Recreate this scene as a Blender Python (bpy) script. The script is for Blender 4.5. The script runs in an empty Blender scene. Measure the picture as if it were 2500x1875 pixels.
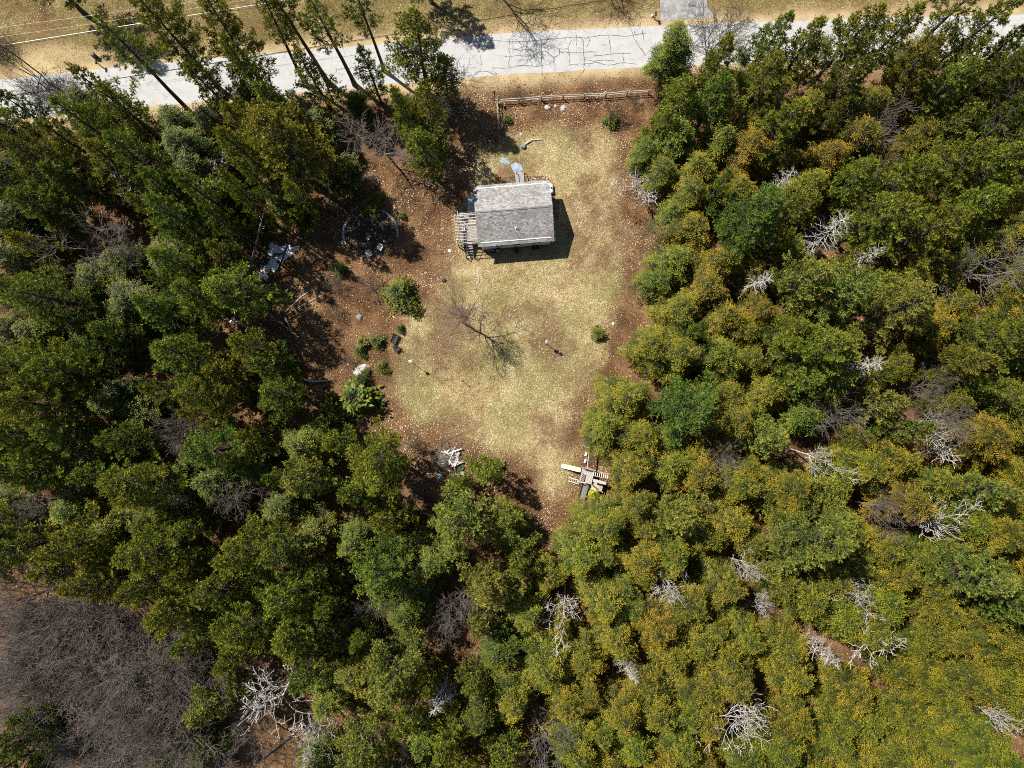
import bpy, math, random
import numpy as np
from mathutils import Vector, Matrix, Euler

# ------------------------------------------------------------------ camera, sky, sun, exposure
scene = bpy.context.scene
COL = scene.collection
CAM_H = 85.0
TILT = math.radians(4.0)
FPX = 1735.0                      # focal length in pixels of the 2500 px wide frame
SUN_AZ = math.radians(36.0)       # shadows fall towards +x, -y at this angle
SUN_EL = math.radians(53.0)

cam_data = bpy.data.cameras.new('camera')
cam_data.sensor_width = 36.0
cam_data.lens = 36.0 * FPX / 2500.0
cam_data.clip_start = 0.5
cam_data.clip_end = 3000.0
cam = bpy.data.objects.new('camera', cam_data)
COL.objects.link(cam)
cam.location = (0, 0, CAM_H)
cam.rotation_euler = (TILT, 0, 0)
scene.camera = cam

SUNV = Vector((-math.cos(SUN_AZ) * math.cos(SUN_EL), math.sin(SUN_AZ) * math.cos(SUN_EL), math.sin(SUN_EL)))
world = bpy.data.worlds.new('World')
scene.world = world
world.use_nodes = True
wn = world.node_tree
wn.nodes.clear()
sky_node = wn.nodes.new('ShaderNodeTexSky')
sky_node.sky_type = 'NISHITA'
sky_node.sun_disc = False
sky_node.sun_elevation = SUN_EL
sky_node.sun_rotation = math.atan2(SUNV.x, SUNV.y)
sky_node.air_density = 1.0
sky_node.dust_density = 0.6
bg = wn.nodes.new('ShaderNodeBackground')
bg.inputs['Strength'].default_value = 0.05
wo = wn.nodes.new('ShaderNodeOutputWorld')
wn.links.new(sky_node.outputs[0], bg.inputs[0])
wn.links.new(bg.outputs[0], wo.inputs[0])

sun_data = bpy.data.lights.new('sun', 'SUN')
sun_data.energy = 5.0
sun_data.angle = math.radians(0.53)
sun_data.color = (1.0, 0.95, 0.86)
sun = bpy.data.objects.new('sun', sun_data)
COL.objects.link(sun)
sun.location = SUNV * 200
sun.rotation_euler = SUNV.to_track_quat('Z', 'Y').to_euler()

scene.view_settings.view_transform = 'Standard'
scene.view_settings.look = 'None'
scene.view_settings.gamma = 1.0
scene.view_settings.use_curve_mapping = False
scene.view_settings.exposure = 0.75
scene.render.engine = 'CYCLES'
scene.cycles.use_denoising = False
scene.cycles.max_bounces = 5
scene.cycles.diffuse_bounces = 3
scene.cycles.transmission_bounces = 3
scene.render.filter_size = 1.1
scene.cycles.filter_width = 1.0

# ------------------------------------------------------------------ helpers
RNG = np.random.default_rng(7)
random.seed(7)
_ct, _st = math.cos(TILT), math.sin(TILT)

def P(px, py, z=0.0):
    """world point at height z seen at pixel (px, py) of the 2500 x 1875 frame"""
    x = (px - 1250.0) / FPX
    y = -(py - 937.5) / FPX
    d = (x, y * _ct + _st, y * _st - _ct)      # Rx(TILT) * (x, y, -1)
    t = (z - CAM_H) / d[2]
    return Vector((d[0] * t, d[1] * t, z))

def to_px(x, y, z):
    """pixel of a world point (numpy friendly)"""
    zz = z - CAM_H
    yc = y * _ct + zz * _st
    zc = -y * _st + zz * _ct
    return 1250.0 + FPX * x / -zc, 937.5 - FPX * yc / -zc

def scale_at(z):
    return FPX / (CAM_H - z)

def tag(o, label=None, cat=None, group=None, kind=None):
    if label: o['label'] = label
    if cat: o['category'] = cat
    if group: o['group'] = group
    if kind: o['kind'] = kind
    return o

def empty(name, loc=(0, 0, 0), rz=0.0, label=None, cat=None, group=None):
    o = bpy.data.objects.new(name, None)
    o.empty_display_size = 0.3
    COL.objects.link(o)
    o.location = loc
    o.rotation_euler = (0, 0, rz)
    return tag(o, label, cat, group)

def link(name, mesh, parent=None):
    o = bpy.data.objects.new(name, mesh)
    COL.objects.link(o)
    if parent is not None: o.parent = parent
    return o

def np_mesh(name, V, F, mat, tint=None, smooth=False):
    """V (n,3), F (m,k) all with k corners"""
    V = np.ascontiguousarray(V, dtype=np.float32)
    F = np.ascontiguousarray(F, dtype=np.int32)
    me = bpy.data.meshes.new(name)
    me.vertices.add(len(V))
    me.vertices.foreach_set('co', V.ravel())
    k = F.shape[1]
    me.loops.add(F.size)
    me.loops.foreach_set('vertex_index', F.ravel())
    me.polygons.add(len(F))
    me.polygons.foreach_set('loop_start', np.arange(0, F.size, k, dtype=np.int32))
    if smooth:
        me.polygons.foreach_set('use_smooth', np.ones(len(F), dtype=bool))
    if tint is not None:
        a = me.attributes.new('tint', 'FLOAT', 'POINT')
        a.data.foreach_set('value', np.ascontiguousarray(tint, dtype=np.float32))
    me.materials.append(mat)
    me.update(calc_edges=True)
    return me

class MB:
    """collects boxes, bars, tubes, prisms for one mesh"""
    def __init__(s):
        s.v = []; s.f = []; s.t = []
    def add(s, vs, fs, tint=0.5):
        n = len(s.v)
        s.v += [tuple(p) for p in vs]
        s.f += [tuple(i + n for i in f) for f in fs]
        s.t += [tint] * len(vs)
        return s
    def box(s, c, size, rz=0.0, tint=0.5, taper=1.0):
        hx, hy, hz = size[0] / 2, size[1] / 2, size[2] / 2
        ca, sa = math.cos(rz), math.sin(rz)
        vs = []
        for z, k in ((-hz, 1.0), (hz, taper)):
            for x, y in ((-hx, -hy), (hx, -hy), (hx, hy), (-hx, hy)):
                x *= k; y *= k
                vs.append((c[0] + x * ca - y * sa, c[1] + x * sa + y * ca, c[2] + z))
        return s.add(vs, [(3, 2, 1, 0), (4, 5, 6, 7), (0, 1, 5, 4), (1, 2, 6, 5), (2, 3, 7, 6), (3, 0, 4, 7)], tint)
    def bar(s, a, b, w, h, up=(0, 0, 1), tint=0.5):
        """rectangular bar from a to b, w across, h along up"""
        a = Vector(a); b = Vector(b)
        d = (b - a).normalized()
        u = Vector(up)
        x = d.cross(u)
        if x.length < 1e-4: x = d.cross(Vector((1, 0, 0)))
        x.normalize()
        u = x.cross(d).normalized()
        vs = []
        for p in (a, b):
            for i, j in ((-1, -1), (1, -1), (1, 1), (-1, 1)):
                vs.append(p + x * (i * w / 2) + u * (j * h / 2))
        return s.add(vs, [(0, 1, 2, 3), (7, 6, 5, 4), (0, 4, 5, 1), (1, 5, 6, 2), (2, 6, 7, 3), (3, 7, 4, 0)], tint)
    def tube(s, pts, rad, n=8, cap=True, tint=0.5):
        pts = [Vector(p) for p in pts]
        if not hasattr(rad, '__len__'): rad = [rad] * len(pts)
        vs = []; fs = []
        px = None
        for i, p in enumerate(pts):
            d = (pts[min(i + 1, len(pts) - 1)] - pts[max(i - 1, 0)])
            if d.length < 1e-6: d = Vector((0, 0, 1))
            d.normalize()
            if px is None:
                px = d.cross(Vector((0, 0, 1)))
                if px.length < 1e-3: px = Vector((1, 0, 0))
            px = (px - d * px.dot(d))
            px.normalize()
            py = d.cross(px)
            for k in range(n):
                a = 2 * math.pi * k / n
                vs.append(p + (px * math.cos(a) + py * math.sin(a)) * rad[i])
        for i in range(len(pts) - 1):
            for k in range(n):
                k2 = (k + 1) % n
                fs.append((i * n + k, i * n + k2, (i + 1) * n + k2, (i + 1) * n + k))
        if cap:
            fs.append(tuple(range(n - 1, -1, -1)))
            fs.append(tuple((len(pts) - 1) * n + k for k in range(n)))
        return s.add(vs, fs, tint)
    def prism(s, poly, z0, z1, tint=0.5):
        n = len(poly)
        vs = [(p[0], p[1], z0) for p in poly] + [(p[0], p[1], z1) for p in poly]
        fs = [tuple(range(n - 1, -1, -1)), tuple(range(n, 2 * n))]
        for i in range(n):
            j = (i + 1) % n
            fs.append((i, j, j + n, i + n))
        return s.add(vs, fs, tint)
    def lathe(s, prof, c=(0, 0, 0), n=16, tint=0.5):
        """prof: list of (r, z)"""
        vs = []; fs = []
        for r, z in prof:
            for k in range(n):
                a = 2 * math.pi * k / n
                vs.append((c[0] + r * math.cos(a), c[1] + r * math.sin(a), c[2] + z))
        for i in range(len(prof) - 1):
            for k in range(n):
                k2 = (k + 1) % n
                fs.append((i * n + k, i * n + k2, (i + 1) * n + k2, (i + 1) * n + k))
        fs.append(tuple(range(n - 1, -1, -1)))
        fs.append(tuple((len(prof) - 1) * n + k for k in range(n)))
        return s.add(vs, fs, tint)
    def mesh(s, name, mat):
        me = bpy.data.meshes.new(name)
        me.from_pydata(s.v, [], s.f)
        a = me.attributes.new('tint', 'FLOAT', 'POINT')
        a.data.foreach_set('value', s.t)
        me.materials.append(mat)
        me.update()
        return me
    def build(s, name, mat, parent=None, smooth=False):
        me = s.mesh(name, mat)
        if smooth:
            me.polygons.foreach_set('use_smooth', [True] * len(me.polygons))
        return link(name, me, parent)

def lattice_noise(seed, n=64):
    g = np.random.default_rng(seed).random((n, n))
    def f(x, y):
        xi = np.floor(x).astype(int); yi = np.floor(y).astype(int)
        fx = x - xi; fy = y - yi
        fx = fx * fx * (3 - 2 * fx); fy = fy * fy * (3 - 2 * fy)
        a = g[xi % n, yi % n]; b = g[(xi + 1) % n, yi % n]
        c = g[xi % n, (yi + 1) % n]; d = g[(xi + 1) % n, (yi + 1) % n]
        return (a * (1 - fx) + b * fx) * (1 - fy) + (c * (1 - fx) + d * fx) * fy
    return f

def fbm(seed, x, y, scale, octaves=4):
    x = np.asarray(x, float); y = np.asarray(y, float)
    tot = np.zeros_like(x); amp = 1.0; s = 0.0; k = 1.0 / scale
    for o in range(octaves):
        tot += amp * lattice_noise(seed + o * 13)(x * k + 31.7 * o + 500, y * k + 17.3 * o + 500)
        s += amp; amp *= 0.55; k *= 2.03
    return tot / s

def poly_sd(poly, x, y):
    """signed distance to a polygon, positive inside"""
    x = np.asarray(x, float); y = np.asarray(y, float)
    inside = np.zeros(x.shape, bool); dist = np.full(x.shape, 1e9)
    n = len(poly)
    for i in range(n):
        x0, y0 = poly[i][:2]; x1, y1 = poly[(i + 1) % n][:2]
        cond = ((y0 > y) != (y1 > y))
        with np.errstate(divide='ignore', invalid='ignore'):
            xi = (x1 - x0) * (y - y0) / ((y1 - y0) if y1 != y0 else 1e-9) + x0
        inside ^= cond & (x < xi)
        dx, dy = x1 - x0, y1 - y0
        t = np.clip(((x - x0) * dx + (y - y0) * dy) / max(dx * dx + dy * dy, 1e-9), 0, 1)
        dist = np.minimum(dist, np.hypot(x - x0 - t * dx, y - y0 - t * dy))
    return np.where(inside, dist, -dist)

# ------------------------------------------------------------------ materials
def new_mat(name):
    m = bpy.data.materials.new(name)
    m.use_nodes = True
    nt = m.node_tree
    b = nt.nodes['Principled BSDF']
    b.inputs['Specular IOR Level'].default_value = 0.25
    return m, nt, b

def ramp(nt, stops, src):
    r = nt.nodes.new('ShaderNodeValToRGB')
    el = r.color_ramp.elements
    while len(el) > 1: el.remove(el[-1])
    el[0].position = stops[0][0]; el[0].color = (*stops[0][1], 1)
    for p, c in stops[1:]:
        e = el.new(p); e.color = (*c, 1)
    nt.links.new(src, r.inputs[0])
    return r.outputs[0]

def noise(nt, scale, detail=4, rough=0.6, vec=None, out='Fac'):
    n = nt.nodes.new('ShaderNodeTexNoise')
    n.inputs['Scale'].default_value = scale
    n.inputs['Detail'].default_value = detail
    n.inputs['Roughness'].default_value = rough
    if vec is None:
        g = nt.nodes.new('ShaderNodeNewGeometry')
        vec = g.outputs['Position']
    nt.links.new(vec, n.inputs['Vector'])
    return n.outputs[out]

def mixc(nt, fac, a, b, mode='MIX'):
    m = nt.nodes.new('ShaderNodeMix')
    m.data_type = 'RGBA'; m.blend_type = mode
    for sock, v in ((m.inputs[0], fac), (m.inputs[6], a), (m.inputs[7], b)):
        if isinstance(v, (int, float)): sock.default_value = v
        elif isinstance(v, tuple): sock.default_value = (*v, 1)
        else: nt.links.new(v, sock)
    return m.outputs[2]

def mathn(nt, op, a, b=None, clamp=False):
    m = nt.nodes.new('ShaderNodeMath')
    m.operation = op; m.use_clamp = clamp
    for i, v in enumerate((a, b)):
        if v is None: continue
        if isinstance(v, (int, float)): m.inputs[i].default_value = v
        else: nt.links.new(v, m.inputs[i])
    return m.outputs[0]

def attr(nt, name='tint', out='Fac'):
    a = nt.nodes.new('ShaderNodeAttribute')
    a.attribute_name = name
    return a.outputs[out]

def bump(nt, b, height, strength=0.4, dist=0.05):
    n = nt.nodes.new('ShaderNodeBump')
    n.inputs['Strength'].default_value = strength
    n.inputs['Distance'].default_value = dist
    nt.links.new(height, n.inputs['Height'])
    nt.links.new(n.outputs[0], b.inputs['Normal'])

def plain(name, col, rough=0.7, var=0.25, scale=3.0, metal=0.0, use_tint=True):
    """a painted or raw surface with uneven tone, and the tint attribute for piece to piece change"""
    m, nt, b = new_mat(name)
    n = noise(nt, scale, 5, 0.65)
    lo = tuple(c * (1 - var) for c in col); hi = tuple(min(1, c * (1 + var)) for c in col)
    c = ramp(nt, [(0.3, lo), (0.7, hi)], n)
    if use_tint:
        t = attr(nt)
        v = mathn(nt, 'ADD', mathn(nt, 'MULTIPLY', t, 0.8), 0.6)
        cc = nt.nodes.new('ShaderNodeCombineColor')
        for i in range(3): nt.links.new(v, cc.inputs[i])
        c = mixc(nt, 1.0, c, cc.outputs[0], 'MULTIPLY')
    nt.links.new(c, b.inputs['Base Color'])
    b.inputs['Roughness'].default_value = rough
    b.inputs['Metallic'].default_value = metal
    return m

def foliage(name, stops, trans=0.3):
    """needles: tint paints in shade on inner needles and sunlit gold on outer young tips; the object colour gives each tree its own hue"""
    m, nt, b = new_mat(name)
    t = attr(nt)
    c = ramp(nt, stops, t)  # shaded inside and sunlit young tips are painted into the needle colour
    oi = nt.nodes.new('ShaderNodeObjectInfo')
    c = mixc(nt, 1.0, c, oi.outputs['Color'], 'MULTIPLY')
    nt.links.new(c, b.inputs['Base Color'])
    b.inputs['Roughness'].default_value = 0.55
    b.inputs['Specular IOR Level'].default_value = 0.3
    tr = nt.nodes.new('ShaderNodeBsdfTranslucent')
    nt.links.new(c, tr.inputs['Color'])
    mx = nt.nodes.new('ShaderNodeMixShader')
    mx.inputs[0].default_value = trans
    nt.links.new(b.outputs[0], mx.inputs[1])
    nt.links.new(tr.outputs[0], mx.inputs[2])
    out = nt.nodes['Material Output']
    nt.links.new(mx.outputs[0], out.inputs['Surface'])
    return m

M = {}
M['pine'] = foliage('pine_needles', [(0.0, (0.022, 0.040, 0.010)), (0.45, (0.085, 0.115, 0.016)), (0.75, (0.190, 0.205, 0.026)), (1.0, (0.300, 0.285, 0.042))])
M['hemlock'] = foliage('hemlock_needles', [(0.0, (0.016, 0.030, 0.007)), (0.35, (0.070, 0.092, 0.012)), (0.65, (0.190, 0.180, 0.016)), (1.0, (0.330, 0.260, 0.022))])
M['bark'] = plain('bark_brown', (0.075, 0.058, 0.045), 0.9, 0.45, 5)
M['greybark'] = plain('bark_grey', (0.20, 0.185, 0.165), 0.9, 0.35, 5)
M['twig'] = plain('twig_grey', (0.165, 0.138, 0.120), 0.85, 0.3, 2)
M['redtwig'] = plain('twig_reddish', (0.22, 0.14, 0.12), 0.85, 0.3, 2)
M['darktwig'] = plain('twig_dark', (0.10, 0.08, 0.065), 0.85, 0.3, 2)
M['deadwood'] = plain('bleached_deadwood', (0.46, 0.43, 0.39), 0.85, 0.3, 3)
M['white'] = plain('white_paint', (0.78, 0.78, 0.76), 0.5, 0.06)
M['black'] = plain('black_metal', (0.025, 0.025, 0.028), 0.5, 0.3)
M['greywood'] = plain('weathered_wood', (0.33, 0.30, 0.27), 0.85, 0.3, 6)
M['deckwood'] = plain('deck_boards', (0.27, 0.26, 0.25), 0.85, 0.3, 5)
M['palewood'] = plain('pale_lumber', (0.56, 0.46, 0.36), 0.75, 0.25, 5)
M['siding'] = plain('cabin_siding', (0.56, 0.60, 0.64), 0.6, 0.08)
M['trim'] = plain('cabin_trim', (0.36, 0.355, 0.34), 0.6, 0.1)
M['glass'] = plain('window_glass', (0.03, 0.04, 0.05), 0.08, 0.2)
M['concrete'] = plain('concrete', (0.40, 0.39, 0.37), 0.85, 0.25, 2)
M['stone'] = plain('field_stone', (0.36, 0.35, 0.34), 0.9, 0.35, 4)
M['yellow'] = plain('yellow_plastic', (0.72, 0.66, 0.03), 0.35, 0.08)
M['paleyellow'] = plain('faded_yellow_plastic', (0.82, 0.76, 0.42), 0.35, 0.06)
M['bluegrey'] = plain('blue_grey_plastic', (0.22, 0.27, 0.33), 0.4, 0.1)
M['red'] = plain('red_plastic', (0.55, 0.03, 0.02), 0.4, 0.1)
M['orange'] = plain('orange_rubber', (0.42, 0.13, 0.06), 0.5, 0.2)
M['green'] = plain('green_plastic', (0.02, 0.13, 0.07), 0.4, 0.2)
M['soil'] = plain('dark_soil', (0.05, 0.035, 0.025), 0.95, 0.5, 4)
M['rubber'] = plain('black_cable', (0.03, 0.03, 0.03), 0.6, 0.2)
M['cable'] = plain('bare_aluminium_cable', (0.62, 0.62, 0.60), 0.4, 0.1, metal=0.0)
M['plywood'] = plain('old_plywood', (0.42, 0.34, 0.20), 0.85, 0.3, 3)
M['reddirt'] = plain('red_brown_mulch', (0.24, 0.10, 0.05), 0.9, 0.4, 3)

def snow_mat():
    m, nt, b = new_mat('old_snow')
    n = noise(nt, 6, 5, 0.6)
    nt.links.new(ramp(nt, [(0.3, (0.70, 0.73, 0.76)), (0.7, (0.86, 0.88, 0.90))], n), b.inputs['Base Color'])
    b.inputs['Roughness'].default_value = 0.6
    bump(nt, b, n, 0.4, 0.05)
    return m
M['snow'] = snow_mat()

def shingle_mat():
    m, nt, b = new_mat('asphalt_shingle')
    t = attr(nt)
    c = ramp(nt, [(0.0, (0.075, 0.07, 0.068)), (0.5, (0.21, 0.205, 0.20)), (1.0, (0.40, 0.395, 0.38))], t)
    n = noise(nt, 90, 2, 0.6)
    c = mixc(nt, 0.3, c, ramp(nt, [(0.35, (0.06, 0.06, 0.06)), (0.65, (0.5, 0.49, 0.47))], n), 'MIX')
    st = noise(nt, 0.55, 4, 0.6)
    c = mixc(nt, ramp(nt, [(0.50, (0, 0, 0)), (0.72, (0.65, 0.65, 0.65))], st), c, (0.13, 0.095, 0.08))
    nt.links.new(c, b.inputs['Base Color'])
    b.inputs['Roughness'].default_value = 0.9
    return m
M['shingle'] = shingle_mat()

# ------------------------------------------------------------------ the ground, road, driveway
LAWN = [(1235, 330), (1330, 300), (1480, 310), (1525, 420), (1535, 620), (1500, 800), (1450, 950), (1405, 1060), (1395, 1180), (1340, 1250),
        (1300, 1150), (1150, 1090), (1010, 1045), (955, 960), (950, 840), (1000, 770), (1040, 700), (1060, 640), (1105, 600), (1120, 500), (1150, 420)]
CLEARING = [(1130, 20), (1572, 20), (1578, 260), (1560, 330), (1545, 430), (1600, 560), (1585, 650), (1590, 720), (1530, 830), (1510, 960),
            (1425, 1020), (1440, 1090), (1490, 1150), (1480, 1215), (1400, 1300), (1335, 1330), (1295, 1210), (1250, 1150), (1150, 1100),
            (1040, 1090), (1020, 1030), (960, 1015), (900, 1010), (870, 950), (830, 925), (740, 900), (690, 850), (650, 800), (670, 720),
            (600, 700), (590, 620), (660, 560), (740, 540), (830, 490), (880, 450), (960, 470), (1050, 470), (1105, 430), (1115, 330)]
ROAD_C = [(-500, 302), (-200, 268), (0, 246), (300, 214), (600, 187), (900, 161), (1200, 134), (1580, 114), (2000, 98), (2465, 86), (2800, 78), (3200, 70)]
ROAD_W = 5.3
road_pts = [P(x, y) for x, y in ROAD_C]
def resample(pts, step):
    out = [pts[0].copy()]
    for a, b in zip(pts[:-1], pts[1:]):
        n = max(1, int((b - a).length / step))
        for i in range(1, n + 1): out.append(a.lerp(b, i / n))
    for _ in range(6):
        out = [out[0]] + [(out[i - 1] + out[i] * 2 + out[i + 1]) / 4 for i in range(1, len(out) - 1)] + [out[-1]]
    return out
road_line = resample(road_pts, 1.0)
RX = np.array([p.x for p in road_line]); RY = np.array([p.y for p in road_line])
def road_y(x): return np.interp(x, RX, RY)
def road_slope(x): return (np.interp(x + 0.5, RX, RY) - np.interp(x - 0.5, RX, RY))

def ground_mat():
    m, nt, b = new_mat('ground_cover')
    big = noise(nt, 0.35, 5, 0.6)
    mid = noise(nt, 2.2, 5, 0.65)
    fine = noise(nt, 9.0, 4, 0.75)
    speck = noise(nt, 22.0, 2, 0.6)
    # leaf litter under and beside the trees
    lit = ramp(nt, [(0.36, (0.020, 0.012, 0.008)), (0.48, (0.095, 0.052, 0.026)), (0.58, (0.215, 0.125, 0.062)), (0.70, (0.38, 0.260, 0.150))],
               mathn(nt, 'ADD', mathn(nt, 'MULTIPLY', fine, 0.6), mathn(nt, 'MULTIPLY', big, 0.4)))
    # dormant lawn
    law = ramp(nt, [(0.36, (0.075, 0.050, 0.022)), (0.47, (0.210, 0.155, 0.072)), (0.56, (0.360, 0.280, 0.135)), (0.68, (0.54, 0.44, 0.26))],
               mathn(nt, 'ADD', mathn(nt, 'MULTIPLY', fine, 0.55), mathn(nt, 'MULTIPLY', mathn(nt, 'ADD', mid, speck), 0.225)))
    law = mixc(nt, mathn(nt, 'MULTIPLY', attr(nt, 'green'), 0.6), law, ramp(nt, [(0.3, (0.085, 0.095, 0.030)), (0.7, (0.25, 0.24, 0.085))], fine))
    law = mixc(nt, mathn(nt, 'MULTIPLY', attr(nt, 'brown'), 0.75), law, ramp(nt, [(0.3, (0.075, 0.045, 0.030)), (0.7, (0.27, 0.165, 0.095))], fine))
    fld = ramp(nt, [(0.3, (0.060, 0.045, 0.016)), (0.5, (0.150, 0.112, 0.040)), (0.72, (0.30, 0.235, 0.095))],
               mathn(nt, 'ADD', mathn(nt, 'MULTIPLY', fine, 0.5), mathn(nt, 'MULTIPLY', mid, 0.5)))
    snd = ramp(nt, [(0.3, (0.28, 0.205, 0.105)), (0.7, (0.56, 0.44, 0.26))], mathn(nt, 'ADD', mathn(nt, 'MULTIPLY', fine, 0.5), mathn(nt, 'MULTIPLY', big, 0.5)))
    c = mixc(nt, attr(nt, 'lawn'), lit, law)
    c = mixc(nt, attr(nt, 'field'), c, fld)
    c = mixc(nt, attr(nt, 'sand'), c, snd)
    nt.links.new(c, b.inputs['Base Color'])
    b.inputs['Roughness'].default_value = 0.95
    b.inputs['Specular IOR Level'].default_value = 0.1
    bump(nt, b, mathn(nt, 'ADD', fine, mathn(nt, 'MULTIPLY', mid, 0.7)), 0.7, 0.08)
    return m

NX, NY = 320, 260
X0, X1, Y0, Y1 = -96.0, 96.0, -75.0, 80.0

def zones(x, y):
    """lawn, green, brown, field, sand weights at ground points"""
    u, v = to_px(x, y, np.zeros_like(x))
    jit = (fbm(3, x, y, 3.0) - 0.5) * 70
    lawn = np.clip((poly_sd(LAWN, u, v) + jit + 10) / 45, 0, 1)
    lawn = lawn * np.clip(1.25 - 1.5 * np.clip(fbm(41, x, y, 4.0) - 0.52, 0, 1) * 2, 0.35, 1)
    ry = road_y(x); hw = ROAD_W / 2
    front = np.clip((ry - hw - 1.2 - y) / 2.0, 0, 1)          # our side of the road
    field = np.clip((y - ry - hw - 0.9 + (fbm(9, x, y, 2.0) - 0.5) * 1.6) / 1.0, 0, 1)
    side = np.abs(y - ry) - hw
    sand = np.clip(1.25 - side / (1.0 + 1.6 * fbm(11, x, y, 6.0)), 0, 1) * np.clip(0.3 + 1.2 * fbm(12, x, y, 1.6), 0, 1)
    # bare sandy mouth of the track at the far upper left
    su, sv = u, v
    mouth = np.clip(1 - np.hypot((su - 150) / 150, (sv - 150) / 55), 0, 1)
    sand = np.maximum(sand, np.clip(mouth * 2.2, 0, 1) * np.clip(0.2 + fbm(14, x, y, 2.5) * 1.3, 0, 1))
    # worn path by the deck stairs
    path = np.clip(1 - np.hypot((su - 1140) / 60, (sv - 662) / 18), 0, 1)
    sand = np.maximum(sand, path * 0.9)
    dirt = np.clip(1 - np.abs(u - 105) / 42, 0, 1) * np.clip((125 - v) / 30, 0, 1)
    green = np.clip((fbm(21, x, y, 6.0) - 0.50) * 5, 0, 1)
    brown = np.clip((fbm(22, x, y, 4.5) - 0.50) * 5, 0, 1)
    return lawn, green, brown, field * (1 - dirt), sand

gx = np.linspace(X0, X1, NX + 1); gy = np.linspace(Y0, Y1, NY + 1)
GX, GY = np.meshgrid(gx, gy, indexing='ij')
gxv, gyv = GX.ravel(), GY.ravel()
GZ = np.zeros_like(gxv)
V = np.stack([gxv, gyv, GZ], 1)
idx = np.arange((NX + 1) * (NY + 1)).reshape(NX + 1, NY + 1)
F = np.stack([idx[:-1, :-1].ravel(), idx[1:, :-1].ravel(), idx[1:, 1:].ravel(), idx[:-1, 1:].ravel()], 1)
# outer skirt out to the horizon
B = 1500.0
ov = np.array([(-B, -B, 0), (B, -B, 0), (B, B, 0), (-B, B, 0)], float)
c0, c1, c2, c3 = idx[0, 0], idx[-1, 0], idx[-1, -1], idx[0, -1]
n0 = len(V)
V = np.vstack([V, ov])
F = np.vstack([F, [(n0, n0 + 1, c1, c0), (n0 + 1, n0 + 2, c2, c1), (n0 + 2, n0 + 3, c3, c2), (n0 + 3, n0, c0, c3)]])
gme = np_mesh('ground', V, F, ground_mat())
for nm, w in zip(('lawn', 'green', 'brown', 'field', 'sand'), zones(V[:, 0], V[:, 1])):
    w = np.asarray(w, np.float32).copy()
    if nm in ('field',): w[n0 + 2:] = 1.0
    if nm in ('lawn', 'sand'): w[n0:] = 0.0
    a = gme.attributes.new(nm, 'FLOAT', 'POINT')
    a.data.foreach_set('value', w)
ground = link('ground', gme)
tag(ground, 'leaf-strewn forest floor with a dormant tan lawn in the clearing', kind='structure')

# road: one sheet 4 mm above the ground with a slightly uneven edge
def road_mat():
    m, nt, b = new_mat('old_asphalt')
    n1 = noise(nt, 0.8, 5, 0.6); n2 = noise(nt, 30, 3, 0.7)
    c = ramp(nt, [(0.3, (0.30, 0.295, 0.29)), (0.7, (0.43, 0.425, 0.42))], n1)
    c = mixc(nt, 0.5, c, ramp(nt, [(0.3, (0.19, 0.19, 0.19)), (0.7, (0.60, 0.595, 0.585))], n2))
    # hairline crazing
    geo = nt.nodes.new('ShaderNodeNewGeometry')
    wob = nt.nodes.new('ShaderNodeTexNoise'); wob.inputs['Scale'].default_value = 1.3
    nt.links.new(geo.outputs['Position'], wob.inputs['Vector'])
    mx = nt.nodes.new('ShaderNodeMix'); mx.data_type = 'RGBA'; mx.blend_type = 'LINEAR_LIGHT'
    mx.inputs[0].default_value = 0.35
    nt.links.new(geo.outputs['Position'], mx.inputs[6]); nt.links.new(wob.outputs['Color'], mx.inputs[7])
    vo = nt.nodes.new('ShaderNodeTexVoronoi'); vo.feature = 'DISTANCE_TO_EDGE'
    vo.inputs['Scale'].default_value = 0.62
    nt.links.new(mx.outputs[2], vo.inputs['Vector'])
    crack = mathn(nt, 'LESS_THAN', vo.outputs['Distance'], 0.012)
    crack = mathn(nt, 'MULTIPLY', crack, ramp(nt, [(0.42, (0, 0, 0)), (0.6, (1, 1, 1))], noise(nt, 0.5, 3, 0.6)))
    c = mixc(nt, mathn(nt, 'MULTIPLY', crack, 0.7), c, (0.07, 0.066, 0.06))
    nt.links.new(c, b.inputs['Base Color'])
    b.inputs['Roughness'].default_value = 0.9
    return m
M['road'] = road_mat()
rv = []; rf = []
for i, p in enumerate(road_line):
    s = road_slope(p.x); L = math.hypot(1, s)
    nx, ny = -s / L, 1 / L
    e1 = ROAD_W / 2 + 0.16 * (float(fbm(31, p.x, 0.0, 2.0)) - 0.5) * 2
    e2 = ROAD_W / 2 + 0.22 * (float(fbm(32, p.x, 9.0, 2.5)) - 0.5) * 2
    rv += [(p.x - nx * e2, p.y - ny * e2, 0.006), (p.x, p.y, 0.012), (p.x + nx * e1, p.y + ny * e1, 0.006)]
    if i:
        a = 3 * (i - 1); c = 3 * i
        rf += [(a, c, c + 1, a + 1), (a + 1, c + 1, c + 2, a + 2)]
me = bpy.data.meshes.new('road'); me.from_pydata(rv, [], rf); me.materials.append(M['road']); me.update()
road = link('road', me)
tag(road, 'pale grey cracked asphalt road along the top', kind='structure')

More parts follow.
